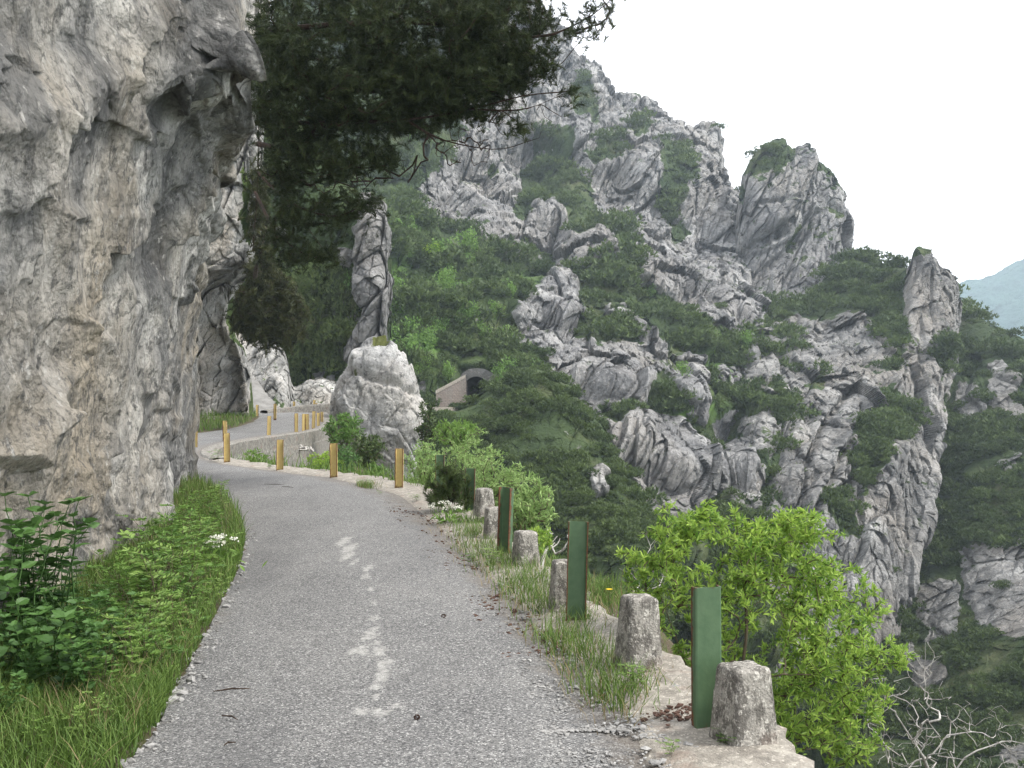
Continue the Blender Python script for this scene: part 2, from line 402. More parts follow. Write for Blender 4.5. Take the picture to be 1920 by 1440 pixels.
def m_post(name, paint, paint2, rust_amt):
    m = N(name)
    sep = m.n('ShaderNodeSeparateXYZ'); m.link(m.tc, sep.inputs[0])
    pc = m.ramp(m.noise(14, 6, .65), [(.3, paint2), (.6, paint)])
    pc = m.mix(m.mr(m.noise(5, 5, .6, m.map((3, 3, .4))), .55, .7, 0, .35), pc, tuple(c*.55 for c in paint))
    rust = m.ramp(m.noise(45, 5, .7), [(.3, (.045, .022, .014)), (.55, (.13, .055, .026)), (.75, (.22, .11, .05))])
    edge = m.attr('rust')
    e = m.math('ADD', edge, m.math('MULTIPLY', m.math('SUBTRACT', m.noise(22, 6, .75), .5), .9))
    f = m.mr(e, .62-rust_amt, .72-rust_amt)
    chip = m.mr(m.noise(60, 4, .7), .70, .74)
    f = m.math('MAXIMUM', f, chip)
    c = m.mix(f, pc, rust)
    return m.done(m.pbr(c, m.mr(f, 0, 1, .48, .9), m.bump(m.noise(50, 5, .6), .002, .6), .4))
M['green'] = m_post('green_paint', (.080, .135, .068), (.055, .105, .050), .12)
M['yellow'] = m_post('yellow_paint', (.56, .43, .17), (.47, .34, .115), .18)
def m_plain(name, stops, scale, rough=.9, b=.01):
    m = N(name); n = m.noise(scale, 6, .65)
    return m.done(m.pbr(m.ramp(n, stops), rough, m.bump(m.noise(scale*3, 5, .6), b, .8), .2))
M['stone'] = m_plain('loose_stone', [(.3, (.14, .137, .13)), (.5, (.26, .252, .24)), (.7, (.42, .41, .39))], 12)
M['scree'] = m_plain('scree_gravel', [(.3, (.13, .125, .115)), (.6, (.22, .212, .198))], 1.6, .95, .08)
M['cone'] = m_plain('brown_cones', [(.3, (.04, .022, .016)), (.7, (.13, .075, .055))], 30)
M['tunnel'] = m_plain('tunnel_lining', [(.3, (.05, .05, .05)), (.7, (.12, .115, .11))], 1.0)
def m_hill():
    m = N('far_forest'); v = m.noise(.012, 9, .75)
    c = m.ramp(v, [(.3, (.022, .055, .045)), (.5, (.045, .10, .08)), (.7, (.075, .145, .11))])  # forest green shifted to blue: some distance haze is put into the colour
    return m.done(m.pbr(c, .9, m.bump(m.noise(.05, 8, .75), 12, 1), .1))
M['hill'] = m_hill()
M['valley'] = m_plain('valley_floor', [(.3, (.03, .05, .02)), (.7, (.07, .09, .04))], .05)
# ================================================================== SETTING: rock and mountains
STRATA = np.array([[.90, 0, -.44], [.44, 0, .90], [0, 1, 0]])     # across, along, depth
def rock_detail(V, S, amp=(1, 1, 1, 1), stretch=.42, ys=1.0, fis=0.0):
    """displacement in metres for world points V; S = size of the main blocks"""
    q = V @ STRATA.T; q = q*np.array([1, stretch, ys])
    w = q+np.stack([fbm(q/(2.5*S)+k*9.1, 2) for k in range(3)], -1)*S*.13
    d = amp[0]*S*.55*ridged(w/(3.2*S), 3)
    f1, cr_, fac, r = worley(w/(1.25*S)); d += amp[1]*S*.46*fac-amp[1]*S*.12*(1-sstep(0, .10, cr_))
    f1, cr2, fac, r = worley(w/(.5*S)+5.5); d += amp[2]*S*.22*fac-amp[2]*S*.055*(1-sstep(0, .11, cr2))
    f1, cr3, fac, r = worley(w/(.2*S)+8.5); d += amp[3]*S*.085*fac-amp[3]*S*.018*(1-sstep(0, .12, cr3))
    if fis > 0:
        for sc, dp in ((1.5, .34), (.7, .17), (.33, .08)):
            g = perlin(w*np.array([1, .55, 1])/(sc*S)+sc*9); d -= fis*S*dp*np.exp(-(g/.075)**2)
    d += amp[3]*S*.05*fbm(q*np.array([1, 1.3, 1])/(.30*S), 5, .62)
    return d
def poly_mask(px, py, polys, jit, seed):
    q = np.stack([px/60, py/60, np.full(px.shape, seed*3.3)], -1).reshape(-1, 3)
    jx = fbm(q, 4, .6).reshape(px.shape)*jit; jy = fbm(q+31.7, 4, .6).reshape(px.shape)*jit
    m = np.zeros(px.shape, bool)
    for p in polys: m |= in_poly(px+jx, py+jy, p)
    return m.astype(float)
def build_sheet(name, G, mat, S, rock=None, veg_default=0.0, seed=1, lush=None, ledge=.35, depth=None, amp=(1, 1, 1, 1), rock_lift=.5, fade=None, feature=None, vegpoly=None, stretch=.42, skirt=False, dirn=(.3, (0, -1, 0)), ys=.35, fis=0.0, soften=0):
    nv, nu = G.shape[:2]
    nrm = normals(G)
    px, py = project(G)
    flat = G.reshape(-1, 3)
    if rock is not None:
        rk = poly_mask(px, py, rock, 15, seed)
        if vegpoly: rk *= 1-poly_mask(px, py, vegpoly, 12, seed+2)
    else: rk = np.full(px.shape, 1.0-veg_default)
    rs = blur(rk, 4)
    d = rock_detail(flat+seed*13.0, S, amp, stretch, ys, fis).reshape(nv, nu)
    soft = (fbm(flat/(3*S)+4.4, 4)*S*.5).reshape(nv, nu)
    disp = d*(.62+.38*rs)+soft*(1-rs)*.5+rock_lift*S*rs
    if feature is not None: disp = disp+feature(px, py, G)
    if fade is not None: disp = disp*fade
    if soften: disp = blur(blur(disp, soften), max(1, soften//2))
    D = unit(nrm*dirn[0]*(1 if np.mean(nrm[..., 1]) < 0 else -1)+np.array(dirn[1], float))
    H = G+D*disp[..., None]
    n2 = normals(blur3(H, 2)); up = np.abs(n2[..., 2])*np.sign(n2[..., 2]*1.0+1e-6)
    if np.mean(nrm[..., 1]) > 0: up = -up
    vn = fbm(flat/(1.1*S)+2.2, 4, .6).reshape(nv, nu)
    vf = fbm(flat/(.35*S)+6.1, 3, .6).reshape(nv, nu)
    veg = (1-rs)*.95+sstep(.25, .75, up)*ledge+vn*.30+vf*.16
    if skirt:
        low = H[-1:].copy(); low[..., 2] = -124.5; H = np.concatenate([H, low]); veg = np.concatenate([veg, veg[-1:]])
        px = np.concatenate([px, px[-1:]]); py = np.concatenate([py, py[-1:]]); nv += 1
    at = {'veg': veg, 'lush': np.zeros_like(veg) if lush is None else lush(px, py)}
    o = mk(name, H, gridfaces(nv, nu), mat, smooth=bool(soften), attrs=at)
    tag(o, kind='structure')
    return o, H, veg, rs
def blur3(H, r): return np.stack([blur(H[..., k], r) for k in range(3)], -1)

# ---------------------------------------------------------------- near cliff over the road
rows = [-420, -120, 0, 90, 165, 222, 300, 400, 500, 600, 710, 800, 870, 950, 1020, 1130, 1290]
sil = {-420: (470, 10.5), -120: (478, 10.4), 0: (484, 10.2), 90: (493, 10.0), 165: (499, 9.9), 222: (462, 10.6), 300: (436, 12.2), 400: (420, 13.4), 500: (398, 15.0), 600: (376, 16.6),
       710: (365, 18.6), 800: (364, 19.8), 870: (362, 20.6), 950: (354, 19.6), 1020: (342, 16.5), 1130: (322, 14.0), 1290: (318, 12.4)}
def cyl(py, tab):
    return float(np.interp(py, [a for a, b in tab], [b for a, b in tab]))
c300 = [(-420, 8.4), (0, 8.3), (165, 8.6), (222, 9.2), (400, 10.0), (600, 11.3), (800, 12.0), (1020, 11.6), (1290, 10.2)]
c150 = [(-420, 6.6), (0, 6.5), (200, 6.75), (260, 7.2), (600, 8.0), (800, 8.5), (1020, 8.6), (1290, 8.0)]
c0 = [(-420, 5.4), (0, 5.3), (200, 5.5), (330, 5.9), (600, 6.2), (1020, 6.5), (1290, 6.5)]
cm5 = [(-420, 3.5), (0, 3.6), (600, 4.1), (1290, 4.3)]
L = []
for r in rows:
    s = sil[r]
    back = P(s[0], r, s[1])
    row = [np.array([-4.3, -9.0, 0]), np.array([-3.2, -3.0, 0]), np.array([-3.05, 1.0, 0])]
    zz = back[2]
    for q in row: q[2] = P(-900, r, 2.6)[2] if r > 735 else zz*.9
    row += [P(-500, r, cyl(r, cm5)), P(0, r, cyl(r, c0)), P(150, r, cyl(r, c150)), P(300, r, cyl(r, c300)) if s[0] > 330 else P(260, r, cyl(r, c300)),
            P(s[0]*.6+300*.4, r, s[1]*.6+cyl(r, c300)*.4), back, back+np.array([-1.3, 2.6, -.1]), back+np.array([-4.5, 4.5, -.3]), back+np.array([-9, 5, -.5])]
    L.append(row)
L = np.array(L)
# denser sampling where the photo looks
def lattice_warp(L, nv, nu, wu):
    A = cr(np.asarray(L), nv); K = A.shape[1]
    t = np.interp(np.linspace(0, 1, nu), np.linspace(0, 1, len(wu)), np.asarray(wu)/(K-1))*(K-1)
    i = np.minimum(t.astype(int), K-2); f = (t-i)[None, :, None]
    E = np.concatenate([2*A[:, :1]-A[:, 1:2], A, 2*A[:, -1:]-A[:, -2:-1]], 1)
    p0, p1, p2, p3 = E[:, i], E[:, i+1], E[:, i+2], E[:, i+3]
    return .5*((2*p1)+(-p0+p2)*f+(2*p0-5*p1+4*p2-p3)*f*f+(-p0+3*p1-3*p2+p3)*f**3)
G = lattice_warp(L, 1000, 820, [0, 2.4, 3.6, 4.3, 5.2, 6, 6.7, 7.3, 7.8, 8.3, 9.2, 11])
def slab(px, py, poly, off, edge=3):
    return blur(in_poly(px, py, poly).astype(float), edge)*off
def ridge_line(px, py, pts, wid, off):
    d = np.full(px.shape, 1e9)
    for (x0, y0), (x1, y1) in zip(pts[:-1], pts[1:]):
        dx, dy = x1-x0, y1-y0; t = np.clip(((px-x0)*dx+(py-y0)*dy)/(dx*dx+dy*dy), 0, 1)
        d = np.minimum(d, np.hypot(px-x0-t*dx, py-y0-t*dy))
    return np.exp(-(d/wid)**2)*off
def cliff_feat(px, py, G):
    q = np.stack([px/45, py/45, px*0], -1).reshape(-1, 3)
    jx = fbm(q, 3, .5).reshape(px.shape)*9; jy = fbm(q+7.7, 3, .5).reshape(px.shape)*9
    x, y = px+jx, py+jy
    f = slab(x, y, [(-600, -500), (352, -500), (350, 0), (300, 42), (282, 78), (258, 135), (230, 152), (200, 186), (160, 196), (102, 205), (60, 230), (0, 250), (-600, 330)], .50)
    f += slab(x, y, [(-30, 108), (30, 112), (60, 100), (20, 40), (60, 20), (130, 60), (60, 140), (90, 205), (30, 225), (-60, 240)], -.10)
    f += slab(x, y, [(255, 236), (246, 200), (270, 140), (312, 60), (330, 30), (365, 62), (370, 112), (345, 180), (300, 240)], .16)
    f += slab(x, y, [(345, 20), (395, -60), (600, -200), (600, 235), (450, 222), (425, 178), (408, 112), (362, 66)], .34)
    f += slab(x, y, [(380, 105), (450, 104), (462, 130), (430, 195), (405, 150)], -.16)
    f += slab(x, y, [(65, 345), (150, 235), (240, 240), (292, 290), (285, 390), (150, 395), (112, 392)], .12)
    f += slab(x, y, [(55, 350), (112, 396), (280, 395), (272, 470), (140, 570), (0, 560), (-80, 430)], .02)
    f += ridge_line(x, y, [(440, 215), (405, 270), (360, 355), (320, 410), (275, 478), (235, 530), (205, 580)], 16, .22)
    f += ridge_line(x, y, [(205, 580), (180, 640), (150, 700)], 16, .12)
    f += ridge_line(x, y, [(418, 290), (420, 380), (395, 470), (372, 560)], 9, .20)
    f -= ridge_line(x, y, [(-40, 440), (40, 360), (100, 275), (150, 225)], 22, .16)
    f -= ridge_line(x, y, [(-60, 690), (10, 700), (35, 770)], 40, .25)
    f -= ridge_line(x, y, [(60, 352), (108, 388), (146, 396)], 7, .12)
    f -= ridge_line(x, y, [(-30, 590), (60, 610), (120, 600)], 14, .05)
    f -= ridge_line(x, y, [(335, 240), (345, 330), (310, 380), (300, 300)], 24, .14)
    for pts in ([(255, 236), (262, 150), (285, 85)], [(302, 242), (342, 196), (366, 120)], [(286, 400), (270, 470), (205, 560), (170, 640)], [(382, 250), (350, 330), (330, 420)], [(398, 300), (372, 430), (345, 560)], [(120, 600), (150, 700), (140, 820)], [(215, 640), (225, 740), (210, 850)], [(300, 520), (290, 620), (280, 740)]):
        f -= ridge_line(x, y, pts, 7, .17)
    for k, xx in enumerate([232, 262, 300, 330, 352, 205, 285]):
        f += ridge_line(x, y, [(xx, 760+k*9), (xx-6, 880), (xx-14+k*2, 985)], 7, .16*(-1)**k)
    f -= ridge_line(x, y, [(160, 880), (172, 940), (165, 960)], 14, .25)
    return f
cliff, H, veg, rs = build_sheet('cliff', G, M['cliff'], .85, None, 0, 1, amp=(.22, .62, .50, .40), rock_lift=0, feature=cliff_feat, stretch=.5, dirn=(.45, (.25, -.6, 0)), ys=.8, fis=.0, soften=2)
CLIFF_H = H

# ---------------------------------------------------------------- second and third cliff round the bend
rows = [(-300, 500, 44), (-60, 496, 44), (120, 490, 44), (230, 482, 44.5), (330, 480, 45), (420, 478, 45.5), (490, 464, 46), (518, 446, 47), (545, 432, 48), (620, 428, 50), (650, 446, 52), (700, 458, 54), (760, 464, 55.5), (800, 466, 56.5), (850, 468, 57)]
L = []
for (py, s, Y) in rows:
    b = P(s, py, Y)
    L.append([P(150, py, Y-9), P(300, py, Y-6), P(360, py, Y-3.6), P(s-55, py, Y-1.8), P(s-18, py, Y-.3), b, b+np.array([-1.0, 3, 0]), b+np.array([-8, 7, 0])])
G = lattice_grid(L, 520, 300)
build_sheet('rock_face', G, M['cliff2'], 1.7, [[(200, -400), (520, -400), (520, 560), (432, 560), (432, 640), (470, 640), (470, 900), (200, 900)]], 0, 4, amp=(.45, .7, .9, 1), rock_lift=0, ledge=.5,
            vegpoly=[[(428, 560), (450, 600), (470, 690), (440, 640), (424, 600)], [(452, 300), (476, 330), (470, 470), (455, 440)]])
cr3 = [(380, 600, 70), (440, 612, 71), (470, 652, 71), (500, 645, 71), (528, 658, 71.5), (541, 690, 73), (552, 728, 76), (600, 712, 77), (640, 722, 77), (690, 735, 78), (720, 760, 80)]
L = [[P(x, y, Y+3) for x, y, Y in cr3], [P(x, y+4, Y) for x, y, Y in cr3], [P(x, (y*.55+780*.45), Y-2) for x, y, Y in cr3], [P(x, max(785, y+4), Y-4) for x, y, Y in cr3], [P(x, 830, Y-5) for x, y, Y in cr3]]
G = lattice_grid(L, 150, 420)
build_sheet('rock_face', G, M['cliff2'], 1.6, None, .12, 6, amp=(.5, .8, 1, 1), rock_lift=0, ledge=.25)
# scree cone below the third cliff
L = [[P(x+dx, y, Y) for dx in (-40, -15, 0, 22, 45)] for x, y, Y in ((468, 700, 69.5), (476, 730, 66), (486, 765, 61), (488, 795, 58))]
for r in range(4):
    for c in range(5): L[r][c] = P(468+(c-2)*(4+16*r/1.6)+r*5, 700+r*30+abs(c-2)*4, 69.5-3.8*r)
G = lattice_grid(L, 60, 60); G[..., 2] += fbm(G.reshape(-1, 3)*.9, 3).reshape(60, 60)*.12
tag(mk('scree', G, gridfaces(60, 60), M['scree']), kind='structure')

# ---------------------------------------------------------------- wooded slope on the mid left, with its pinnacle
crW = [(250, 60, 84), (420, 140, 84), (520, 230, 84), (600, 300, 83), (660, 352, 82), (695, 388, 82), (712, 400, 83), (722, 430, 86), (730, 520, 92)]
L = []
for f_, dy in ((0, 0), (.12, 0), (.4, 0), (.7, 0), (1, 0)):
    row = []
    for k, (x, y, Y) in enumerate(crW):
        yy = y+(800-y)*f_
        xx = x if k < 6 else x-(8 if f_ > .5 else 0)
        row.append(P(xx, yy, Y+3*f_-3*math.sin(f_*3.1)+(3 if f_ == 0 else 0)))
    L.append(row)
G = lattice_grid(L, 420, 380)
_, W_H, W_veg, W_rs = build_sheet('wooded_slope', G, M['mount'], 3.0, [[(676, 380), (712, 385), (728, 450), (728, 500), (738, 560), (730, 620), (720, 680), (660, 670), (668, 590), (672, 500), (668, 440)],
     [(660, 620), (690, 590), (690, 670), (650, 690)], [(590, 700), (620, 690), (640, 740), (600, 750)], [(640, 470), (665, 470), (668, 500), (650, 505)]], 0, 8, amp=(.6, .8, 1, 1), rock_lift=.35, ledge=.4)

# ---------------------------------------------------------------- main mountain across the gorge
ctl = np.array([(500, -300, 300), (600, -50, 270), (700, 100, 265), (850, 100, 300), (1000, 0, 330), (1100, 130, 315), (1200, 180, 300), (1340, 240, 285), (1400, 350, 295), (1500, 440, 300), (1650, 520, 300),
    (720, 300, 200), (850, 400, 212), (900, 350, 232), (1000, 300, 258), (1050, 450, 212), (1150, 350, 250), (1250, 400, 238), (1330, 450, 236), (1450, 540, 225), (1600, 600, 215),
    (720, 450, 150), (800, 500, 158), (950, 480, 182), (1100, 500, 180), (1200, 550, 178), (1300, 560, 190), (1400, 600, 180),
    (740, 600, 130), (850, 620, 133), (950, 600, 142), (1050, 600, 150), (1180, 620, 152), (1300, 640, 156), (1400, 680, 158),
    (760, 720, 118), (890, 735, 121), (1000, 720, 126), (1130, 720, 130), (1250, 760, 132), (1380, 800, 140),
    (800, 850, 104), (1000, 850, 112), (1150, 850, 118), (1250, 880, 118), (1400, 900, 128),
    (900, 1000, 92), (1100, 1000, 102), (1250, 1050, 102), (1400, 1050, 110), (1000, 1200, 85), (1400, 1200, 95), (1600, 800, 155), (1600, 1100, 125), (1600, 1300, 110)], float)
def depth_main(px, py):
    d2 = ((px[..., None]-ctl[:, 0])**2+((py[..., None]-ctl[:, 1])*1.2)**2)+900
    w = 1/d2**1.7
    return np.exp((w*np.log(ctl[:, 2])).sum(-1)/w.sum(-1))
crest = [(520, -420), (700, -300), (820, -200), (920, -130), (975, -60), (1012, 10), (1045, 62), (1075, 102), (1100, 124), (1122, 140), (1136, 158), (1147, 184), (1160, 180), (1190, 174), (1215, 184), (1232, 205), (1256, 230), (1282, 243), (1310, 238), (1324, 231), (1338, 233), (1343, 268), (1350, 310), (1362, 345), (1400, 372), (1440, 400), (1500, 430), (1580, 480), (1680, 540)]
nu, nv = 860, 760
cx = np.array([c[0] for c in crest], float); cy = np.array([c[1] for c in crest], float)
sp = np.concatenate([[0], np.cumsum(np.hypot(np.diff(cx), .35*np.diff(cy)))]); su = np.linspace(0, sp[-1], nu)
ux = np.interp(su, sp, cx); uy = np.interp(su, sp, cy)
uy = uy+fbm(np.stack([ux/16, ux*0, ux*0], -1), 4, .6)*5
f_ = np.linspace(0, 1, nv)[:, None]**1.0
PX = np.broadcast_to(ux, (nv, nu)).copy(); PY = uy[None]+(1240-uy[None])*f_
PX = PX+(1-f_)*0
YD = depth_main(PX, PY)+18*np.exp(-f_*60)
G = np.stack([(PX-CX)/F*YD, YD, EYE+(HY-PY)/F*YD], -1)
back = G[:1]+np.array([0, 45, -60.0]); G = np.concatenate([back, G], 0)
ROCK = [[(860, -160), (1000, -160), (1090, 90), (1150, 160), (1200, 150), (1345, 210), (1400, 335), (1420, 610), (1310, 610), (1225, 545), (1130, 480), (1000, 480), (960, 490), (900, 440), (860, 300), (840, 100)],
    [(788, 385), (822, 322), (842, 385), (870, 360), (905, 335), (960, 380), (968, 450), (950, 470), (890, 440), (858, 430), (800, 412)], [(950, 300), (1000, 330), (990, 400), (960, 370), (940, 330)],
    [(1030, 372), (1080, 350), (1078, 440), (1040, 455), (1000, 462), (960, 478), (985, 440)],
    [(1240, 200), (1310, 240), (1345, 230), (1352, 300), (1330, 335), (1288, 330), (1300, 420), (1335, 480), (1330, 560), (1300, 590), (1262, 560), (1225, 530), (1212, 440), (1220, 330)],
    [(1068, 452), (1112, 442), (1132, 470), (1135, 508), (1080, 520)], [(1045, 485), (1072, 470), (1070, 520), (1045, 530)],
    [(955, 590), (1000, 540), (1050, 520), (1072, 572), (1050, 610), (1005, 655), (968, 650)],
    [(1025, 660), (1055, 605), (1110, 640), (1180, 650), (1210, 600), (1235, 690), (1225, 720), (1165, 785), (1100, 770), (1050, 720)],
    [(1135, 820), (1180, 790), (1225, 768), (1262, 790), (1305, 812), (1335, 870), (1325, 905), (1262, 965), (1215, 975), (1150, 890)],
    [(1232, 720), (1270, 680), (1292, 690), (1295, 750), (1255, 765)], [(1330, 470), (1400, 520), (1400, 600), (1340, 600), (1310, 520)],
    [(960, 560), (1060, 500), (1090, 580), (1210, 600), (1250, 690), (1300, 680), (1310, 800), (1345, 900), (1280, 980), (1200, 985), (1140, 830), (1040, 730), (1010, 670), (960, 660)], [(780, 370), (830, 310), (980, 330), (1000, 480), (900, 450), (790, 425)], [(1280, 560), (1420, 600), (1420, 720), (1330, 740), (1320, 640)], [(1105, 885), (1120, 868), (1133, 900), (1125, 930), (1103, 925)], [(1330, 800), (1380, 760), (1400, 860), (1400, 980), (1340, 960)]]
VEGP = [[(1000, 250), (1060, 240), (1085, 330), (1110, 385), (1150, 440), (1070, 430), (1040, 372), (985, 420), (960, 400), (985, 320)], [(1080, 150), (1110, 190), (1130, 230), (1085, 230), (1060, 180)],
    [(1150, 440), (1170, 400), (1180, 470), (1200, 520), (1150, 510)], [(1235, 280), (1290, 300), (1280, 400), (1245, 420), (1225, 360)], [(1180, 240), (1215, 235), (1200, 270)], [(1100, 290), (1150, 250), (1160, 280), (1120, 310)],
    [(1060, 400), (1100, 380), (1120, 440), (1090, 470)], [(1240, 420), (1290, 440), (1250, 470)]]
VEGP += [[(1090, 590), (1180, 600), (1200, 650), (1130, 660), (1075, 640)], [(1230, 720), (1290, 760), (1250, 770), (1180, 790)], [(1120, 770), (1180, 770), (1150, 800)], [(1310, 600), (1400, 640), (1380, 690), (1320, 690)], [(1260, 760), (1330, 820), (1300, 830)], [(880, 320), (940, 330), (930, 350)]]
LUSHB = [(740, 560, 60, 90), (770, 640, 60, 60), (830, 600, 40, 60), (940, 540, 60, 18), (770, 420, 40, 20), (1290, 770, 60, 20), (1350, 690, 40, 40), (980, 690, 60, 30)]
def lush_main(px, py):
    s = 0
    for x, y, a, b in LUSHB: s = s+np.exp(-((px-x)/a)**2-((py-y)/b)**2)
    return np.clip(s*.9, 0, 1)
def main_feat(px, py, G):
    return -15*np.exp(-((px-893)/31)**6-((py-738)/40)**6)
fade = np.ones((nv+1, nu)); fade[0] = 0; fade[1] = .3; fade[2] = .6
_, MH, MV, MR = build_sheet('mountain', G, M['mount'], 6.0, ROCK, 0, 2, lush=lush_main, stretch=.2, amp=(1.0, 1.15, .9, 1.3), vegpoly=VEGP, feature=main_feat, fade=fade, rock_lift=.10, skirt=True)
# free-standing rock tower
crT = [(1335, 600, 262), (1354, 530, 250), (1368, 480, 244), (1380, 410, 241), (1388, 360, 239), (1398, 322, 237), (1414, 294, 235), (1436, 276, 234), (1464, 266, 234), (1484, 284, 234), (1500, 282, 234), (1524, 282, 234), (1538, 308, 235), (1554, 326, 236), (1568, 358, 238), (1577, 410, 240), (1580, 462, 243), (1596, 500, 248), (1622, 540, 256), (1660, 600, 268)]
L = []
for f_, dY in ((0, 14), (.04, 0), (.3, -9), (.6, -18), (.85, -32), (1, -44)):
    L.append([P(x+(0 if f_ < .3 else (x-1470)*.12*f_), y+(700-y)*f_, Y+dY) for x, y, Y in crT])
G = lattice_grid(L, 420, 380)
G[..., 2] += fbm(np.stack([np.linspace(0, 30, 380)]*3, -1), 4, .6)[None]*np.linspace(1, 0, 420)[:, None]**8*1.2
def tower_feat(px, py, G):
    f = -ridge_line(px, py, [(1395, 480), (1430, 455), (1455, 440)], 12, 4)-ridge_line(px, py, [(1400, 560), (1440, 500), (1500, 450), (1530, 400)], 6, 2.5)-ridge_line(px, py, [(1425, 390), (1480, 385)], 5, 1.6)
    return f+slab(px, py, [(1380, 480), (1405, 340), (1500, 380), (1500, 440), (1440, 470), (1400, 482)], 2.2, 2)
_, TH, TV, TR = build_sheet('rock_tower', G, M['mount'], 5.2, [[(1340, 520), (1380, 400), (1395, 340), (1440, 312), (1500, 270), (1560, 330), (1590, 470), (1620, 540), (1560, 590), (1500, 600), (1440, 650), (1380, 640)]], 0, 11, stretch=.24, amp=(.6, 1.05, .95, 1.3), rock_lift=.1, ledge=.5, feature=tower_feat,
    vegpoly=[[(1390, 330), (1440, 270), (1478, 265), (1482, 300), (1450, 330), (1420, 330)], [(1465, 470), (1500, 430), (1480, 480)], [(1385, 560), (1410, 540), (1420, 570), (1395, 590)], [(1560, 390), (1568, 395), (1566, 420), (1556, 410)]])
# rocky spur on the right
crR = [(1325, 760, 150), (1370, 690, 156), (1420, 628, 168), (1470, 590, 182), (1530, 555, 194), (1570, 512, 200), (1602, 486, 200), (1640, 494, 194), (1672, 505, 186), (1692, 512, 178), (1703, 502, 174), (1714, 472, 172), (1726, 500, 171), (1738, 522, 171), (1754, 524, 172), (1772, 556, 174), (1779, 590, 176)]
rt = [(480, 1782), (620, 1786), (700, 1776), (760, 1756), (850, 1738), (960, 1724), (1050, 1702), (1110, 1690), (1200, 1668), (1360, 1640)]
L = []
for f_ in (0, .02, .2, .4, .6, .8, 1):
    row = []
    for k, (x, y, Y) in enumerate(crR):
        yy = y+(1330-y)*f_
        xr = np.interp(yy, [a for a, b in rt], [b for a, b in rt])
        t = (x-1325)/(1779-1325)
        xx = x*(1-sstep(0, .3, f_))+sstep(0, .3, f_)*(1325+t*(xr-1325))
        YY = np.interp(yy, [480, 620, 750, 950, 1100, 1330], [200, 165, 142, 120, 108, 92])
        YY = Y*(1-sstep(0, .25, f_))+YY*sstep(0, .25, f_)+(10*max(0, t-.82)/.18)+16*max(0, .15-t)/.15
        row.append(P(xx, yy, YY+(10 if f_ == 0 else 0)))
    e = row[-1]; row.append(e+np.array([2.0, 14, -1])); row.append(e+np.array([-4.0, 40, -6]))
    L.append(row)
G = lattice_grid(L, 620, 520)
ROCKR = [[(1690, 570), (1700, 478), (1718, 470), (1745, 505), (1800, 565), (1800, 640), (1775, 720), (1732, 840), (1730, 960), (1700, 1110), (1640, 1085), (1560, 1030), (1545, 960), (1600, 900), (1640, 830), (1650, 760), (1610, 735), (1600, 660), (1660, 600)],
    [(1485, 790), (1560, 740), (1610, 755), (1645, 790), (1610, 880), (1560, 925), (1500, 970), (1430, 960), (1400, 900), (1445, 830)], [(1475, 700), (1520, 650), (1600, 635), (1640, 600), (1665, 640), (1645, 720), (1560, 745), (1500, 745)],
    [(1385, 730), (1430, 690), (1465, 720), (1435, 820), (1420, 900), (1390, 860)], [(1395, 860), (1480, 900), (1500, 1000), (1420, 1010), (1390, 950)], [(1400, 1000), (1700, 1060), (1660, 1200), (1400, 1200)], [(1440, 610), (1500, 590), (1520, 650), (1480, 690), (1440, 680)], [(1720, 1100), (1600, 1250), (1400, 1300), (1380, 1150)], [(1400, 640), (1560, 590), (1700, 600), (1780, 640), (1760, 760), (1720, 1000), (1560, 1040), (1400, 1000), (1390, 760)]]
VEGR = [[(1580, 850), (1640, 820), (1650, 880), (1610, 920)], [(1535, 930), (1580, 930), (1600, 1000), (1560, 1010)], [(1640, 720), (1700, 760), (1720, 800), (1660, 790)], [(1500, 720), (1560, 700), (1540, 740)], [(1650, 690), (1690, 640), (1685, 700)], [(1440, 720), (1480, 740), (1450, 800)], [(1740, 660), (1765, 640), (1765, 700), (1745, 720)], [(1640, 620), (1690, 560), (1700, 640), (1670, 660)], [(1600, 800), (1700, 790), (1690, 830), (1620, 850)], [(1560, 480), (1690, 490), (1690, 570), (1600, 600), (1560, 560)]]
def spur_feat(px, py, G):
    f = 0
    for pts, o in (([(1490, 965), (1500, 880), (1540, 800), (1600, 730)], -2.6), ([(1510, 970), (1560, 870), (1620, 760)], -2.2), ([(1585, 940), (1600, 860), (1640, 790)], -2.4), ([(1420, 950), (1450, 860), (1480, 800)], -2.0), ([(1545, 935), (1640, 870)], -2.2)):
        f = f+ridge_line(px, py, pts, 7, o)
    for pts, o in (([(1530, 930), (1560, 850), (1610, 780)], 1.8), ([(1470, 950), (1500, 860), (1540, 790)], 1.6), ([(1700, 1080), (1715, 960), (1720, 860)], 2.0), ([(1730, 700), (1735, 620)], .8)):
        f = f+ridge_line(px, py, pts, 16, o)
    return f
fadeR = np.ones((620, 520)); fadeR[:, 430:] = np.linspace(1, .3, 90)[None]; fadeR[:20] *= np.linspace(.4, 1, 20)[:, None]
_, RH, RV, RR = build_sheet('rocky_spur', G, M['mount_low'], 4.2, ROCKR, 0, 14, stretch=.2, amp=(.9, 1.2, .95, 1.3), vegpoly=VEGR, feature=spur_feat, fade=fadeR, rock_lift=.10, skirt=True)
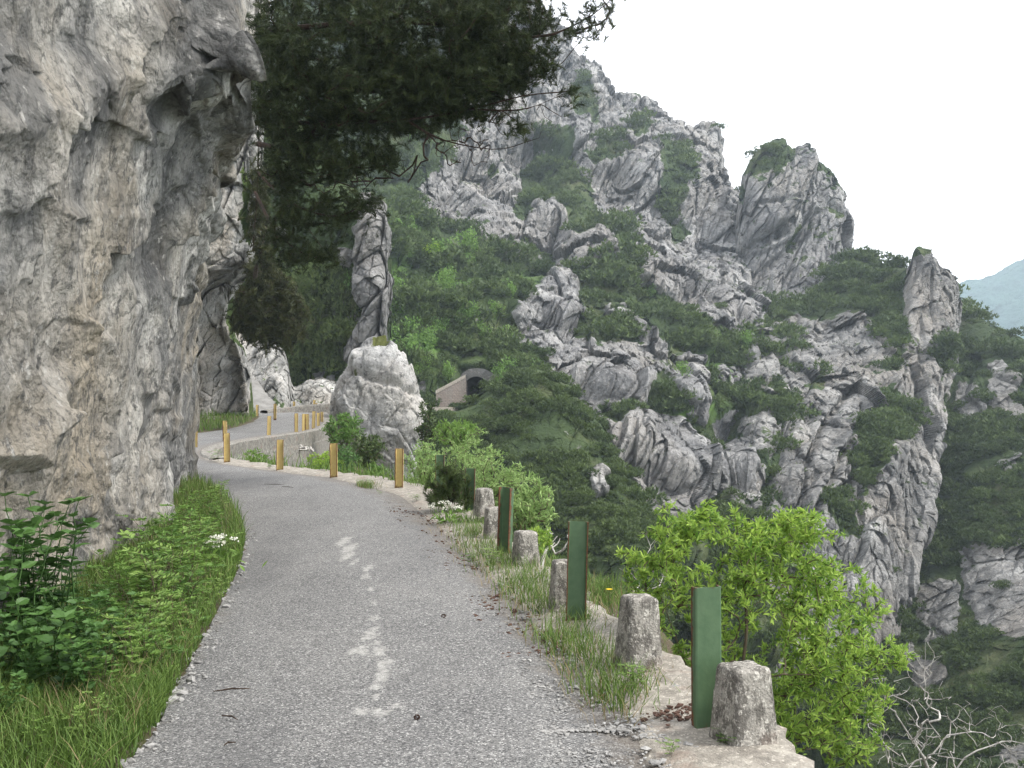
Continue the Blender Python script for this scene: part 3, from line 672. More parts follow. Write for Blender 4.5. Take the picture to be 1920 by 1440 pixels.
# far right slope behind the spur and the gorge side below it
crB = [(1560, 560, 262), (1700, 548, 235), (1775, 556, 218), (1812, 582, 206), (1850, 612, 196), (1882, 632, 188), (1920, 655, 180), (1980, 700, 175), (2100, 760, 170), (2400, 860, 165)]
L = []
for f_ in (0, .03, .2, .36, .52, .7, 1):
    row = []
    for x, y, Y in crB:
        yy = y+(1700-y)*f_
        t = np.clip((x-1600)/500, 0, 1)
        YY = np.interp(yy, [540, 700, 800, 1000, 1200, 1440, 1700], [Y, 185-25*t, 172-35*t, 150-40*t, 124-34*t, 96-20*t, 70-15*t])
        row.append(P(x-sstep(.4, 1, f_)*40, yy, min(YY, Y)+(12 if f_ == 0 else 0)))
    L.append(row)
G = lattice_grid(L, 560, 520)
ROCKB = [[(1800, 1010), (1860, 1040), (1930, 1000), (1960, 1200), (1850, 1190), (1795, 1120)], [(1690, 1100), (1780, 1080), (1800, 1200), (1730, 1220)], [(1835, 680), (1870, 690), (1920, 740), (1900, 800), (1850, 770)], [(1850, 1400), (1900, 1350), (1940, 1440), (1880, 1470)], [(1790, 720), (1830, 740), (1825, 790), (1790, 800)], [(1690, 1180), (1760, 1260), (1700, 1330)], [(1840, 870), (1890, 850), (1870, 900)]]
_, BH, BV, BR = build_sheet('gorge_slope', G, M['mount_low'], 4.2, ROCKB, 0, 17, stretch=.2, amp=(.9, 1.1, .85, .95), rock_lift=.10, skirt=True)
# dark wooded shoulder below the tunnel
crG = [(690, 800, 74), (760, 790, 82), (815, 772, 96), (860, 768, 106), (900, 745, 110), (950, 700, 112), (1000, 690, 112), (1050, 718, 110), (1090, 760, 108), (1132, 810, 106), (1160, 860, 104), (1195, 930, 102), (1215, 1000, 100), (1260, 1060, 98)]
L = []
for f_ in (0, .05, .3, .6, 1):
    L.append([P(x, y+(1200-y)*f_, Y+(7 if f_ == 0 else 0)-f_*34-4*math.sin(f_*3.1)) for x, y, Y in crG])
G = lattice_grid(L, 300, 420)
_, GH, GV, GR = build_sheet('wooded_shoulder', G, M['mount_low'], 4.0, [[(1105, 885), (1120, 868), (1133, 900), (1125, 930), (1103, 925)]], 0, 19, amp=(.4, .5, .6, .6), ledge=.1, skirt=True,
    lush=lambda px, py: np.exp(-((px-800)/70)**2-((py-850)/60)**2)*.7)
# far hill
crH = [(1500, 600), (1650, 575), (1740, 556), (1800, 540), (1860, 520), (1890, 507), (1925, 490), (1990, 465), (2080, 440), (2300, 415), (2700, 430)]
L = [[P(x, y+dy, Y) for x, y in crH] for dy, Y in ((0, 1480), (2, 1440), (60, 1330), (180, 1150), (330, 950))]
G = lattice_grid(L, 160, 260)
fl = G.reshape(-1, 3); G[..., 2] += (fbm(fl/90, 4)*9+ridged(fl/16, 3)*3.0).reshape(160, 260); G[..., 1] -= (fbm(fl/120+3, 3)*45).reshape(160, 260)
tag(mk('far_hill', G, gridfaces(160, 260), M['hill']), kind='structure')
# valley floor reaching the horizon
tag(mk('valley_floor', [(-1700, -1700, -125), (1700, -1700, -125), (1700, 1700, -125), (-1700, 1700, -125)], np.array([(0, 1, 2, 3)]), M['valley']), kind='structure')
# ================================================================== ROAD AND NEAR GROUND
RE = np.array([(.9, -8), (.85, -3), (.75, 1), (.65, 4.58), (.60, 5.3), (.29, 6.95), (-.31, 9.94), (-1.2, 14.0), (-2.0, 17.0), (-3.5, 19.9), (-5.0, 21.7), (-6.8, 24.0), (-8.3, 27), (-9.3, 31), (-9.5, 35), (-9.25, 39), (-8.95, 43), (-9.2, 48), (-9.9, 53), (-12.0, 62), (-15, 70)], float)
LE = np.array([(-1.7, -8), (-1.7, -3), (-1.72, 1), (-1.76, 4.58), (-1.93, 5.82), (-2.31, 7.98), (-2.77, 10.4), (-3.45, 13.0), (-4.3, 15.5), (-5.2, 17.8), (-6.6, 20.5), (-8.2, 22.8), (-10.2, 25.5), (-11.8, 29), (-12.7, 33), (-13.0, 38), (-13.0, 44), (-13.2, 50), (-14.0, 56), (-16.6, 64), (-20, 70)], float)
# resample so that both edges share a parameter
def zroad(y): return .42*sstep(46, 60, y)
NR, NU = 900, 46
tt = np.concatenate([np.linspace(0, .56, 640, endpoint=False), np.linspace(.56, 1, NR-640)])
def along(E): 
    A = cr(E, 2000); return np.stack([np.interp(tt, np.linspace(0, 1, 2000), A[:, k]) for k in (0, 1)], -1)
REs, LEs = along(RE), along(LE)
u = np.linspace(0, 1, NU)[None, :, None]
G2 = LEs[:, None]*(1-u)+REs[:, None]*u
PAINT = [(664, 1060, 9, 6), (697, 1110, 8, 6), (700, 1140, 9, 6), (705, 1185, 12, 6), (705, 1214, 12, 7), (715, 1268, 14, 8), (706, 1318, 10, 7), (645, 1020, 15, 9), (655, 1033, 17, 9), (652, 1047, 14, 8), (690, 1073, 11, 8), (686, 1090, 9, 6), (702, 1168, 14, 6), (694, 1198, 20, 9), (672, 1228, 24, 9), (712, 1230, 18, 11), (724, 1254, 20, 12), (716, 1280, 19, 12), (708, 1298, 15, 8), (675, 1346, 18, 7), (712, 1348, 24, 9), (738, 1336, 15, 7)]
x, y = G2[..., 0], G2[..., 1]
uu = np.broadcast_to(u[..., 0], x.shape)
z = zroad(y)+.03*np.sin(uu*math.pi)+.012*fbm(np.stack([x*.8, y*.8, x*0], -1).reshape(-1, 3), 4).reshape(x.shape)
pp = np.zeros(x.shape)
V3 = np.stack([x, y, z], -1)
px, py = project(V3)
for (a, b, w, h) in PAINT:
    Y0 = F*EYE/(b-HY); X0 = (a-CX)/F*Y0; wx = w/F*Y0; wy = h*Y0*Y0/(F*EYE)
    pp = np.maximum(pp, 1.05*np.exp(-((x-X0)/wx/1.05)**2-((y-Y0)/wy/1.6)**2))
edge = np.maximum(sstep(.16, 0, uu)*.55, sstep(.72, 1.0, uu)*.8)
edge = np.where(y > 13, np.maximum(edge, sstep(.6, .95, uu)*.7), edge)
tag(mk('road', V3, gridfaces(NR, NU), M['road'], attrs={'paint': pp, 'edge': edge}), kind='structure')

def sdist(E, x, y):
    """distance to an edge polyline, positive on its right side, and arc position"""
    A = cr(E, 160); best = np.full(x.shape, 1e9); sg = np.zeros(x.shape); yy = np.zeros(x.shape)
    for (a, b) in zip(A[:-1], A[1:]):
        d = b-a; t = np.clip(((x-a[0])*d[0]+(y-a[1])*d[1])/(d@d), 0, 1)
        ex, ey = x-a[0]-t*d[0], y-a[1]-t*d[1]; q = ex*ex+ey*ey
        m = q < best
        best = np.where(m, q, best); sg = np.where(m, np.sign(d[1]*ex-d[0]*ey), sg); yy = np.where(m, a[1]+t*d[1], yy)
    return np.sqrt(best)*sg, yy
def ground_z(x, y, rough=True):
    dR, yr = sdist(RE, x, y); dL, yl = sdist(LE, x, y); dL = -dL
    q = np.stack([x, y, x*0], -1).reshape(-1, 3)
    n = fbm(q*.35, 4).reshape(x.shape); n2 = fbm(q*2.2, 3).reshape(x.shape)
    k = np.interp(yr, [10, 16, 20, 28, 40, 70], [2.2, 1.3, .42, .30, .42, .5])
    w = np.interp(yr, [8, 18, 24, 28, 50], [.58, .95, .7, .12, .12])
    d = np.maximum(dR-w, 0)
    zr = -.10-k*d*sstep(0, .5, d)-2.6*sstep(0, .9, d)*sstep(15, 11, yr)-np.where((yr > 26) & (yr < 56), 1.3*sstep(0, .3, d), .25*sstep(0, .5, d))-.08*np.maximum(d-5, 0)**2+n*.5*sstep(.3, 3, d)+n2*.07*sstep(.1, 1, d)
    zr = np.where(dR > 0, zr, -.07)
    zl = zroad(yl)+.02+.12*sstep(.0, 1.8, dL)+.14*np.maximum(dL-1.8, 0).clip(0, 6)+n2*.05*sstep(0, .5, dL)
    return np.where(dL > 0, zl, np.where(dR > 0, np.maximum(zr, -70), zr)+zroad(np.where(dR > 0, yr, y))*(dR <= 1))
gx = np.concatenate([np.arange(-32, -7, .6), np.arange(-7, 5, .1), np.arange(5, 46, .8)]); gy = np.concatenate([np.arange(-14, 3, .5), np.arange(3, 32, .13), np.arange(32, 84, .7)])
X, Yg = np.meshgrid(gx, gy)
Z = ground_z(X, Yg)
tag(mk('ground', np.stack([X, Yg, Z], -1), gridfaces(len(gy), len(gx)), M['ground']), kind='structure')
def gz(x, y): return float(ground_z(np.array([[x]]), np.array([[y]]))[0, 0])
# concrete edge strip
A = cr(RE, 700); A = A[A[:, 1] < 26.2]
tn = np.gradient(A, axis=0); tn /= np.linalg.norm(tn, axis=1)[:, None]; nr = np.stack([tn[:, 1], -tn[:, 0]], -1)
wv = np.interp(A[:, 1], [3, 6, 10, 14, 18, 26], [.72, .62, .55, .75, .85, .5])
offs = np.array([-.10, 0, .12, .25, .4, .55, .7, .85, .97, 1.0, 1.0, .98])
zo = np.array([-.03, .012, .02, .028, .03, .035, .04, .04, .035, .01, -.2, -.75])
K = np.stack([np.concatenate([A+nr*(wv*o if o > 0 else o*np.ones(len(A)))[:, None], np.zeros((len(A), 1))+z_], -1) for o, z_ in zip(offs, zo)], 1)
q = K.reshape(-1, 3)
K[..., :2] += (nr[:, None]*(fbm(q*1.6+3, 4, .6).reshape(K.shape[:2])*np.clip(offs, 0, 1)**2*.14)[..., None])
K[..., 2] += fbm(q*3.1, 4, .6).reshape(K.shape[:2])*.016
K[:, 0, 2] = -.05; K[:, 1, 2] = np.minimum(K[:, 1, 2], .016)
tag(mk('kerb', K, gridfaces(*K.shape[:2])[:, ::-1], M['kerb']), kind='structure')
# retaining wall of the second stretch
A = cr(RE, 900); A = A[(A[:, 1] > 25.0) & (A[:, 1] < 60)]
tn = np.gradient(A, axis=0); tn /= np.linalg.norm(tn, axis=1)[:, None]; nr = np.stack([tn[:, 1], -tn[:, 0]], -1)
offs = np.array([-.05, .04, .2, .42, .46, .44, .45, .46]); zo = np.array([-.05, .055, .06, .05, .02, -.45, -.5, -2.6])
K = np.stack([np.concatenate([A+nr*o, np.zeros((len(A), 1))+z_+zroad(A[:, 1:2])], -1) for o, z_ in zip(offs, zo)], 1)
K[..., :2] += nr[:, None]*(fbm(K.reshape(-1, 3)*1.1, 4).reshape(K.shape[:2])*.05*(offs > .3))[..., None]
K[..., 2] += fbm(K.reshape(-1, 3)*1.4+9, 3).reshape(K.shape[:2])*.02
tag(mk('retaining_wall', K, gridfaces(*K.shape[:2])[:, ::-1], M['wall'], smooth=False), 'grey concrete retaining wall carrying the road edge beyond the near bend', 'wall')
def box_wall(name, pts, h, th, mat, label, down=.6):
    pts = np.asarray(pts, float); A = cr(pts, 60); tn = unit(np.gradient(A[:, :2], axis=0)); nr = np.stack([tn[:, 1], -tn[:, 0]], -1)
    prof = [(0, -down), (0, h*.8), (.02, h), (th*.5, h+.02), (th-.02, h), (th, h*.8), (th, -down)]
    K = np.stack([np.concatenate([A[:, :2]+nr*o, A[:, 2:3]+z_], -1) for o, z_ in prof], 1)
    K += fbm(K.reshape(-1, 3)*1.3, 3).reshape(K.shape[0], -1)[..., None]*.03
    o = mk(name, K, gridfaces(*K.shape[:2]), mat, smooth=False); tag(o, label, 'wall'); return o
box_wall('parapet_wall', [P(488, 783, 60), P(530, 777, 62), P(575, 772, 63), P(640, 768, 64)], .42, .5, M['wall'], 'low pale parapet wall behind the far yellow posts, left of the big boulder')

# ================================================================== POSTS AND BOLLARDS
def channel_post(name, w, d, h, mat, seed):
    """rolled steel U channel, open side towards -y, foot at z=0"""
    t = .008; r = .012
    prof = [(-w, -d), (-w+t, -d), (-w+t, -t-r), (-w+t+r*.3, -t-r*.3), (-w+t+r, -t), (w-t-r, -t), (w-t-r*.3, -t-r*.3), (w-t, -t-r), (w-t, -d), (w, -d), (w, -r), (w-r*.3, -r*.3), (w-r, 0), (-w+r, 0), (-w+r*.3, -r*.3), (-w, -r)]
    n = len(prof); zs = np.concatenate([[-.35], np.linspace(0, h, 15)]); rg = np.random.default_rng(seed)
    V = np.array([[(x, y, z) for x, y in prof] for z in zs]); 
    V[..., 0] += fbm(np.stack([V[..., 2]*3, V[..., 0]*0+seed, V[..., 0]*3], -1).reshape(-1, 3), 2).reshape(V.shape[:2])*.0025
    V[-1, :, 2] += rg.uniform(-.004, .002, n)
    i = np.arange(len(zs)-1)[:, None]*n+np.arange(n)[None]; j = np.arange(len(zs)-1)[:, None]*n+((np.arange(n)+1) % n)[None]
    F_ = np.stack([i, j, j+n, i+n], -1).reshape(-1, 4)
    o = (len(zs)-1)*n
    cap = np.array([[0, 1, 2, 15], [2, 3, 14, 15], [3, 4, 13, 14], [4, 5, 12, 13], [5, 6, 11, 12], [6, 7, 10, 11], [7, 8, 9, 10]])+o
    ru = np.zeros(V.shape[:2]); ru[:, [0, 1, 8, 9]] = .75; ru[:, [2, 7, 10, 15]] = .30; ru[-1] = np.maximum(ru[-1], .5); ru[1] = np.maximum(ru[1], .62); ru[2] = np.maximum(ru[2], .45); ru[3] = np.maximum(ru[3], .30); ru[0] = .7
    return mesh_data(name, V, [F_, cap], False, {'rust': ru})
def put_post(name, px, base, top, mat, label, group, rot=0, w=.0725, d=.05, tilt=(0, 0), Y=None, hh=.71, seed=1, flip=False):
    if Y is None: Y = (hh*F/(base-top))*.5+.5*F*(EYE-hh)/(top-HY) if base-HY > 60 else hh*F/(base-top)
    zb = EYE+(HY-base)/F*Y
    o = obj(name, channel_post(name, w, d, (base-top)/F*Y, mat, seed), mat)
    o.location = [float(c) for c in P(px, base, Y)]
    o.rotation_euler = (R_(tilt[0]), R_(tilt[1]), R_(rot+(180 if flip else 0)))
    tag(o, label, 'post', group); return o, Y
GP = 'green steel posts along the road edge'; YP = 'yellow steel posts along the bend'
put_post('steel_post', 1330, 1375, 1101, M['green'], 'tall green steel post beside the nearest concrete bollard, front face smooth', GP, 14, .0725, .05, (0, .3), seed=1, flip=True)
put_post('steel_post', 1079, 1168, 977, M['green'], 'green steel channel post with rusty rims, grass at its foot, second nearest', GP, -2, .0725, .045, (0, 1.6), seed=2)
put_post('steel_post', 950, 1043, 913, M['green'], 'green steel post turned sideways showing a rust brown flange, between two bollards', GP, -38, .075, .07, (0, 2.0), seed=3)
put_post('steel_post', 881, 966, 878, M['green'], 'green steel post with dark rim right of the small pine sapling', GP, -12, .0725, .05, (0, 1.5), seed=4)
put_post('steel_post', 826, 912, 853, M['green'], 'green steel post half hidden behind the small pine sapling', GP, -8, .07, .05, seed=5, Y=15.8)
near_y = [(749, 917, 841, 'yellow steel post nearest the camera, standing alone on the pale road edge', -14), (627, 897, 831, 'yellow steel post in front of the dark green shrub below the boulder', -10),
          (525, 884, 824, 'yellow steel post in front of the grey retaining wall face', 4), (426, 868, 812, 'yellow steel post of the near bend closest to the left cliff', 10)]
for k, (a, b, t, l, r) in enumerate(near_y): put_post('steel_post', a, b, t, M['yellow'], l, YP, r, .0725, .05, (0, .8*(-1)**k), seed=10+k)
far_y = [(366, 846, 797, 31, 'thin yellow post edge just showing beside the left cliff'), (423, 829, 789, 35, 'yellow post on the far road edge behind the leftmost near yellow post'), (504, 818, 780, 39.5, 'lone rusty yellow post midway along the far road edge'),
         (556, 812, 775, 42.0, 'first post of the yellow cluster at the far corner'), (569, 810, 776, 43.4, 'rusty second post of the yellow cluster at the far corner'), (577, 808, 776, 44.4, 'pale third post of the yellow cluster at the far corner'),
         (588, 804, 771, 46.8, 'fourth and tallest post of the yellow cluster at the far corner'), (597, 801, 774, 49, 'fifth post of the yellow cluster at the far corner'), (604, 797, 772, 52, 'last post of the yellow cluster, nearest the bright shrub'),
         (453, 779, 761, 64, 'tiny yellow post at the foot of the third cliff, leftmost of the far row'), (458, 778, 761, 66, 'tiny rusty post paired with the leftmost one of the far row'), (482, 784, 759, 57, 'yellow post in front of the scree cone'), (516, 786, 757, 53, 'yellow post right of the scree cone at the left end of the parapet'),
         (552, 771, 753, 66, 'small yellow post above the parapet behind the corner cluster'), (589, 770, 750, 66, 'small yellow post above the parapet next to the boulder foot'), (594, 769, 756, 68, 'shortest far yellow post just left of the boulder foot'),
         (819, 765, 756, 112, 'tiny yellow post by the wing wall of the tunnel'), (858, 764, 755, 113, 'tiny yellow post nearest the tunnel mouth')]
for k, (a, b, t, Y, l) in enumerate(far_y): put_post('steel_post', a, b+1, t, M['yellow'], l, YP, [8, -20, 12, -6, 25, -12, 0][k % 7], .0725, .06, (0, [.5, -1, 1.5, 0][k % 4]), Y=Y, seed=20+k)

def bollard(px, base, top, wt, wb, Y, rot, label, seed, tilt=(0, 0)):
    n = 22; h = (base-top)/F*Y; a, b = wb/F*Y/2, wt/F*Y/2
    s = np.linspace(-1, 1, n)
    V, F_ = [], []
    zc = np.concatenate([[-.25, -.08], np.linspace(0, 1, 20)])
    an = np.linspace(0, 2*math.pi, 56, endpoint=False)
    sq = 1/np.maximum(np.abs(np.cos(an)), np.abs(np.sin(an)))
    sq = np.minimum(sq, 1.33)                                  # chamfered corners
    ringx, ringy = np.cos(an)*sq, np.sin(an)*sq
    rings = []
    for zc_ in zc:
        r = a+(b-a)*np.clip(zc_, 0, 1)
        rings.append(np.stack([ringx*r, ringy*r, np.full(56, zc_*h)], -1))
    for k_, (rr, zz) in enumerate(((.95, .012), (.86, .02), (.5, .026), (.02, .028))):
        rings.append(np.stack([ringx*b*rr, ringy*b*rr, np.full(56, h+zz)], -1))
    V = np.array(rings); q = V.reshape(-1, 3)+seed*7.7
    nrm = V*np.array([1, 1, 0]); nrm = unit(nrm)
    V = V+nrm*(fbm(q*9, 5, .6)*.003+np.minimum(fbm(q*22, 3)+.1, 0)*.006).reshape(V.shape[0], 56, 1)
    V[-4:, :, 2] += fbm(V[-4:].reshape(-1, 3)*16+seed, 3).reshape(4, 56)*.006
    m = len(rings)
    i = np.arange(m-1)[:, None]*56+np.arange(56)[None]; j = np.arange(m-1)[:, None]*56+((np.arange(56)+1) % 56)[None]
    o = mk('concrete_bollard', V, np.stack([i, j, j+56, i+56], -1).reshape(-1, 4), M['bollard'])
    o.location = [float(c) for c in P(px, base, Y)]; o.rotation_euler = (R_(tilt[0]), R_(tilt[1]), R_(rot))
    me = o.data
    tag(o, label, 'bollard', 'concrete bollards along the road edge'); return o
bollard(1394, 1399, 1256, 76, 100, 4.86, 22, 'nearest concrete bollard, stained, right of the tall green post', 1)
bollard(1196, 1254, 1124, 57, 76, 6.15, 16, 'mottled concrete bollard standing alone between the two nearest green posts', 2, (0, 1.5))
bollard(1054, 1152, 1056, 34, 46, 7.75, 10, 'dark concrete bollard mostly hidden behind the second green post', 3)
bollard(985, 1062, 1000, 37, 47, 9.9, 16, 'pale concrete bollard rising from long grass right of the rusty green post', 4, (0, 1))
bollard(926, 1010, 955, 30, 36, 11.6, 12, 'concrete bollard partly behind the sideways green post', 5)
bollard(908, 957, 919, 26, 34, 13.0, 24, 'farthest and darkest concrete bollard, beside the green post at the pine sapling', 6)

# ================================================================== BOULDER, TUNNEL
def boulder():
    Y = 56.0
    out = [(640, 780), (640, 740), (650, 710), (662, 690), (668, 668), (690, 654), (716, 651), (742, 655), (758, 674), (770, 706), (776, 742), (782, 775), (786, 800), (780, 825), (770, 850), (760, 900), (700, 930), (650, 900), (636, 830)]
    c = np.array([706, 780.])
    pts = np.array(out, float); an = np.arctan2(pts[:, 1]-c[1], pts[:, 0]-c[0]); rad = np.hypot(*(pts-c).T)
    o_ = np.argsort(an); an, rad = an[o_], rad[o_]
    nu_, nv_ = 300, 220
    th = np.linspace(-math.pi, math.pi, nu_); R0 = np.interp(th, np.concatenate([an-2*math.pi, an, an+2*math.pi]), np.tile(rad, 3))
    ph = np.linspace(-math.pi/2, math.pi/2, nv_)[:, None]
    rr = np.cos(ph)**.75*R0[None]
    Gx = (c[0]+rr*np.cos(th)[None]-CX)/F*Y; Gz = EYE+(HY-(c[1]+rr*np.sin(th)[None]))/F*Y
    Gy = Y-np.sin(ph)*2.1+0*th[None]
    G = np.stack([Gx, Gy, Gz], -1)
    nn = unit(G-np.array([(c[0]-CX)/F*Y, Y, EYE+(HY-c[1])/F*Y]))
    f = G.reshape(-1, 3); d = rock_detail(f+41, 1.5, (.3, .55, .4, .35), .7).reshape(nv_, nu_)*np.cos(ph)**.3
    pxs, pys = project(G)
    d = d-ridge_line(pxs, pys, [(655, 700), (700, 712), (730, 730), (770, 745)], 6, .35)*(ph > 0)+ridge_line(pxs, pys, [(672, 680), (720, 690), (760, 760), (765, 830)], 22, .30)*(ph > 0)
    H = G+nn*d[..., None]
    veg = np.exp(-((pxs-715)/22)**2-((pys-652)/9)**2)+np.exp(-((pxs-668)/10)**2-((pys-700)/7)**2)*.9
    o = mk('boulder', H, gridfaces(nv_, nu_)[:, ::-1], M['boulder'], attrs={'veg': veg*.8, 'lush': veg*.3})
    tag(o, 'big pale grey limestone boulder standing beside the far bend', 'boulder')
boulder()
# tunnel portal
tp = empty('tunnel_portal', P(893, 760, 114)); tag(tp, 'grey arched tunnel mouth with stone facing in the green slope', 'tunnel')
def portal():
    Y = 114.0; c = P(893, 760, Y); r = 1.4; hw = 1.85
    T = np.linspace(0, math.pi, 30)
    prof = [(r, -.3)]+[(r*math.cos(t), hw+r*1.0*math.sin(t)) for t in T]+[(-r, -.3)]
    prof = np.array(prof)
    loc = np.array(c)
    def ring(y0, sc): return np.array([(x*sc, y0, (z-hw)*sc+hw if z > 0 else z) for x, z in prof])
    V = np.stack([ring(-.15, 1.18), ring(-.15, 1.0), ring(.5, 1.0)], 0); n = len(prof)
    a = mk('arch_ring', V, gridfaces(3, n), M['portal'], tp, False)
    V = np.stack([ring(.5, 1.001), ring(9, 1.001)], 0); V = np.concatenate([V, np.broadcast_to(np.array([0, 9, 1.]), (1, n, 3))])
    mk('tunnel_lining', V, gridfaces(3, n), M['tunnel'], tp, True)
    # facing: outer outline to arch outline
    outer = np.array([(2.6, -.3), (2.6, 1.2), (2.5, 2.4), (2.2, 3.2), (1.7, 3.75), (.9, 4.1), (0, 4.2), (-.8, 4.1), (-1.5, 3.7), (-1.9, 3.1), (-2.0, 2.2), (-2.0, 1.1), (-2.0, -.3)])
    op = np.stack([np.interp(np.linspace(0, 1, n), np.linspace(0, 1, len(outer)), outer[:, k]) for k in (0, 1)], -1)
    inn = ring(0, 1.1)
    ou = np.array([(x, 0, z) for x, z in op]); ob = ou+np.array([0, 4, 0])
    V = np.stack([inn, ou, ob], 0); V[1:, :, 1] += fbm(V[1:].reshape(-1, 3), 3).reshape(2, n)*.15
    mk('facing', V, gridfaces(3, n)[:, ::-1], M['portal'], tp, False)
portal()
def wing():
    top = [P(874, 708, 113.8), P(864, 712, 112.6), P(848, 722, 111.6), P(818, 738, 110.0)]
    top = [top[0]+(top[-1]-top[0])*t for t in (0, .33, .67, 1)]
    bot = [P(874, 772, 113.8), P(864, 772, 112.6), P(848, 772, 111.6), P(816, 772, 110.0)]
    top, bot = cr(np.array(top), 30), cr(np.array(bot), 30)
    V = np.stack([bot, top, top+np.array([.1, .8, 0]), bot+np.array([.1, .8, 0])], 1)
    w = empty('wing_wall', V[-1, 0]); tag(w, 'reddish stone wing wall sloping down left of the tunnel mouth', 'wall')
    V2 = V-V[-1, 0]
    mk('wall_face', V2, gridfaces(30, 4)[:, ::-1], M['wing'], w, False)
    cop = np.stack([top+np.array([-.05, -.2, -.02]), top+np.array([-.05, -.2, .35]), top+np.array([.15, .9, .35]), top+np.array([.15, .9, -.02])], 1)-V[-1, 0]
    mk('coping', cop, gridfaces(30, 4)[:, ::-1], M['kerb'], w, False)
wing()
# shelf road to the tunnel, with its edge
Rr = cr(np.array([P(700, 768, 96), P(780, 768, 102), P(830, 767, 107.5), P(868, 766, 112), P(893, 764, 121)]), 60)
tn = unit(np.gradient(Rr, axis=0)); side = np.stack([tn[:, 1], -tn[:, 0], tn[:, 0]*0], -1)
K = np.stack([Rr+side*-3.6+np.array([0, 0, .02]), Rr+np.array([0, 0, .02]), Rr+side*.05+np.array([0, 0, .2]), Rr+side*.4+np.array([0, 0, .2]), Rr+side*.45+np.array([0, 0, -3.0])], 1)
tag(mk('shelf_road', K, gridfaces(60, 5)[:, ::-1], M['kerb'], smooth=False), kind='structure')
# ================================================================== VEGETATION
rg = np.random.default_rng(21)
def stems_mesh(tubes, r0, pw=.45, sides=5, rmax=9):
    mb = MB()
    for pts, c in tubes:
        if len(pts) < 2: continue
        tube(mb, pts, np.minimum(r0*np.asarray(c, float)**pw, rmax), sides)
    return mb
def leafy(name, base, roots, targets, leaf_mat, bark, label, cat, group=None, tmpl=LEAF_L, nleaf=12, size=.06, spread=.10, r0=.0016, up=.5, width=1.0, lean=.6, seed=1, seg=.12, shade=(0, 1), wob=.05, parts=('stems', 'leaves'), pw=.45, sides=5, base_shade_by_h=False, rmax=9):
    rng = np.random.default_rng(seed)
    tubes, tips, dirs = space_tree(roots, targets, rng, seg=seg, wob=wob)
    e = empty(name, base); tag(e, label, cat, group); b = np.asarray(base, float)
    mb = stems_mesh(tubes, r0, pw, sides, rmax)
    mb.V = [v-b for v in mb.V]; mb.build(parts[0], bark, e)
    n = len(tips)
    p = np.repeat(tips, nleaf, 0); d = np.repeat(dirs, nleaf, 0)
    off = rng.uniform(0, 1, (len(p), 1))**1.3
    p = p-d*off*spread
    d = unit(d*lean+rng.normal(size=p.shape)*.55+np.array([0, 0, .15]))
    mb = MB(); sh = np.clip(rng.uniform(*shade, len(p))*.7+np.repeat(rng.uniform(*shade, n), nleaf)*.3, 0, 1)
    leaves(mb, p-b, d, size*rng.uniform(.6, 1.15, len(p)), tmpl, rng, sh, up=up, width=width)
    mb.build(parts[1], leaf_mat, e, smooth=False)
    return e

# ---- bright leafy bush below the road edge on the right
def w(px, py, Y): return P(px, py, Y)
B0 = w(1360, 1520, 7.3)
ells = [(1330, 1050, 7.0, 150, 100, .45, 150), (1500, 1040, 7.2, 80, 85, .45, 85), (1260, 985, 7.0, 45, 48, .25, 28), (1340, 965, 7.0, 40, 30, .2, 20), (1495, 985, 7.1, 45, 32, .25, 24), (1440, 1190, 7.0, 190, 130, .6, 230), (1560, 1160, 7.2, 110, 110, .5, 115),
        (1230, 1110, 6.9, 60, 70, .3, 34), (1660, 1225, 7.4, 55, 30, .25, 22), (1520, 1330, 7.1, 140, 85, .5, 130), (1610, 1300, 7.3, 60, 80, .4, 42), (1270, 1270, 7.0, 45, 70, .3, 26), (1600, 1395, 7.3, 60, 45, .3, 30), (1175, 1050, 6.95, 22, 30, .15, 8), (1440, 1010, 7.0, 70, 40, .3, 30)]
ells = [(*e_[:6], int(e_[6]*1.2)) for e_ in ells]
tg = ell_points(ells, rg)
roots = [cr(np.array([B0, w(1340, 1380, 7.15), w(1280, 1230, 7.0), w(1240, 1120, 7.0)]), 14), cr(np.array([B0, w(1380, 1330, 7.05), w(1400, 1180, 7.0), w(1390, 1060, 7.0)]), 16), cr(np.array([B0+.05, w(1430, 1370, 7.2), w(1520, 1230, 7.2), w(1560, 1120, 7.2)]), 16),
         cr(np.array([B0+.1, w(1450, 1420, 7.2), w(1560, 1350, 7.3), w(1640, 1260, 7.4)]), 14), cr(np.array([B0-.04, w(1300, 1420, 7.1), w(1215, 1300, 7.0), w(1190, 1180, 6.95)]), 14)]
leafy('bush', B0, roots, tg, M['bush'], M['twig'], 'large bright yellow-green leafy bush growing below the road edge at lower right', 'bush', tmpl=LEAF_L, nleaf=20, size=.058, spread=.14, r0=.0019, up=.55, width=1.0, lean=.55, seed=31, seg=.10, pw=.42, rmax=.016)

# ---- dead bleached branches at the lower right
def dead(base, ells, roots, label, seed, r0=.0016, pw=.5):
    rng = np.random.default_rng(seed); tubes, tips, dirs = space_tree(roots, ell_points(ells, rng), rng, seg=.08, wob=.16)
    mb = stems_mesh(tubes, r0, pw, 5, .03); o = mb.build('dead_branch', M['dead']); tag(o, label, 'dead branch', 'bleached dead branches beyond the road edge')
D0 = w(1760, 1560, 9.5)
dead(D0, [(1690, 1340, 9.2, 90, 120, .6, 130), (1830, 1390, 9.4, 120, 70, .6, 110), (1730, 1250, 9.3, 40, 80, .3, 30)], [cr(np.array([D0, w(1740, 1440, 9.4), w(1680, 1340, 9.2)]), 8), cr(np.array([D0+.05, w(1800, 1430, 9.5), w(1880, 1390, 9.5)]), 8)], 'tangle of bleached bare branches at the lower right beside the bright bush', 41)
D1 = w(1130, 1260, 8.6)
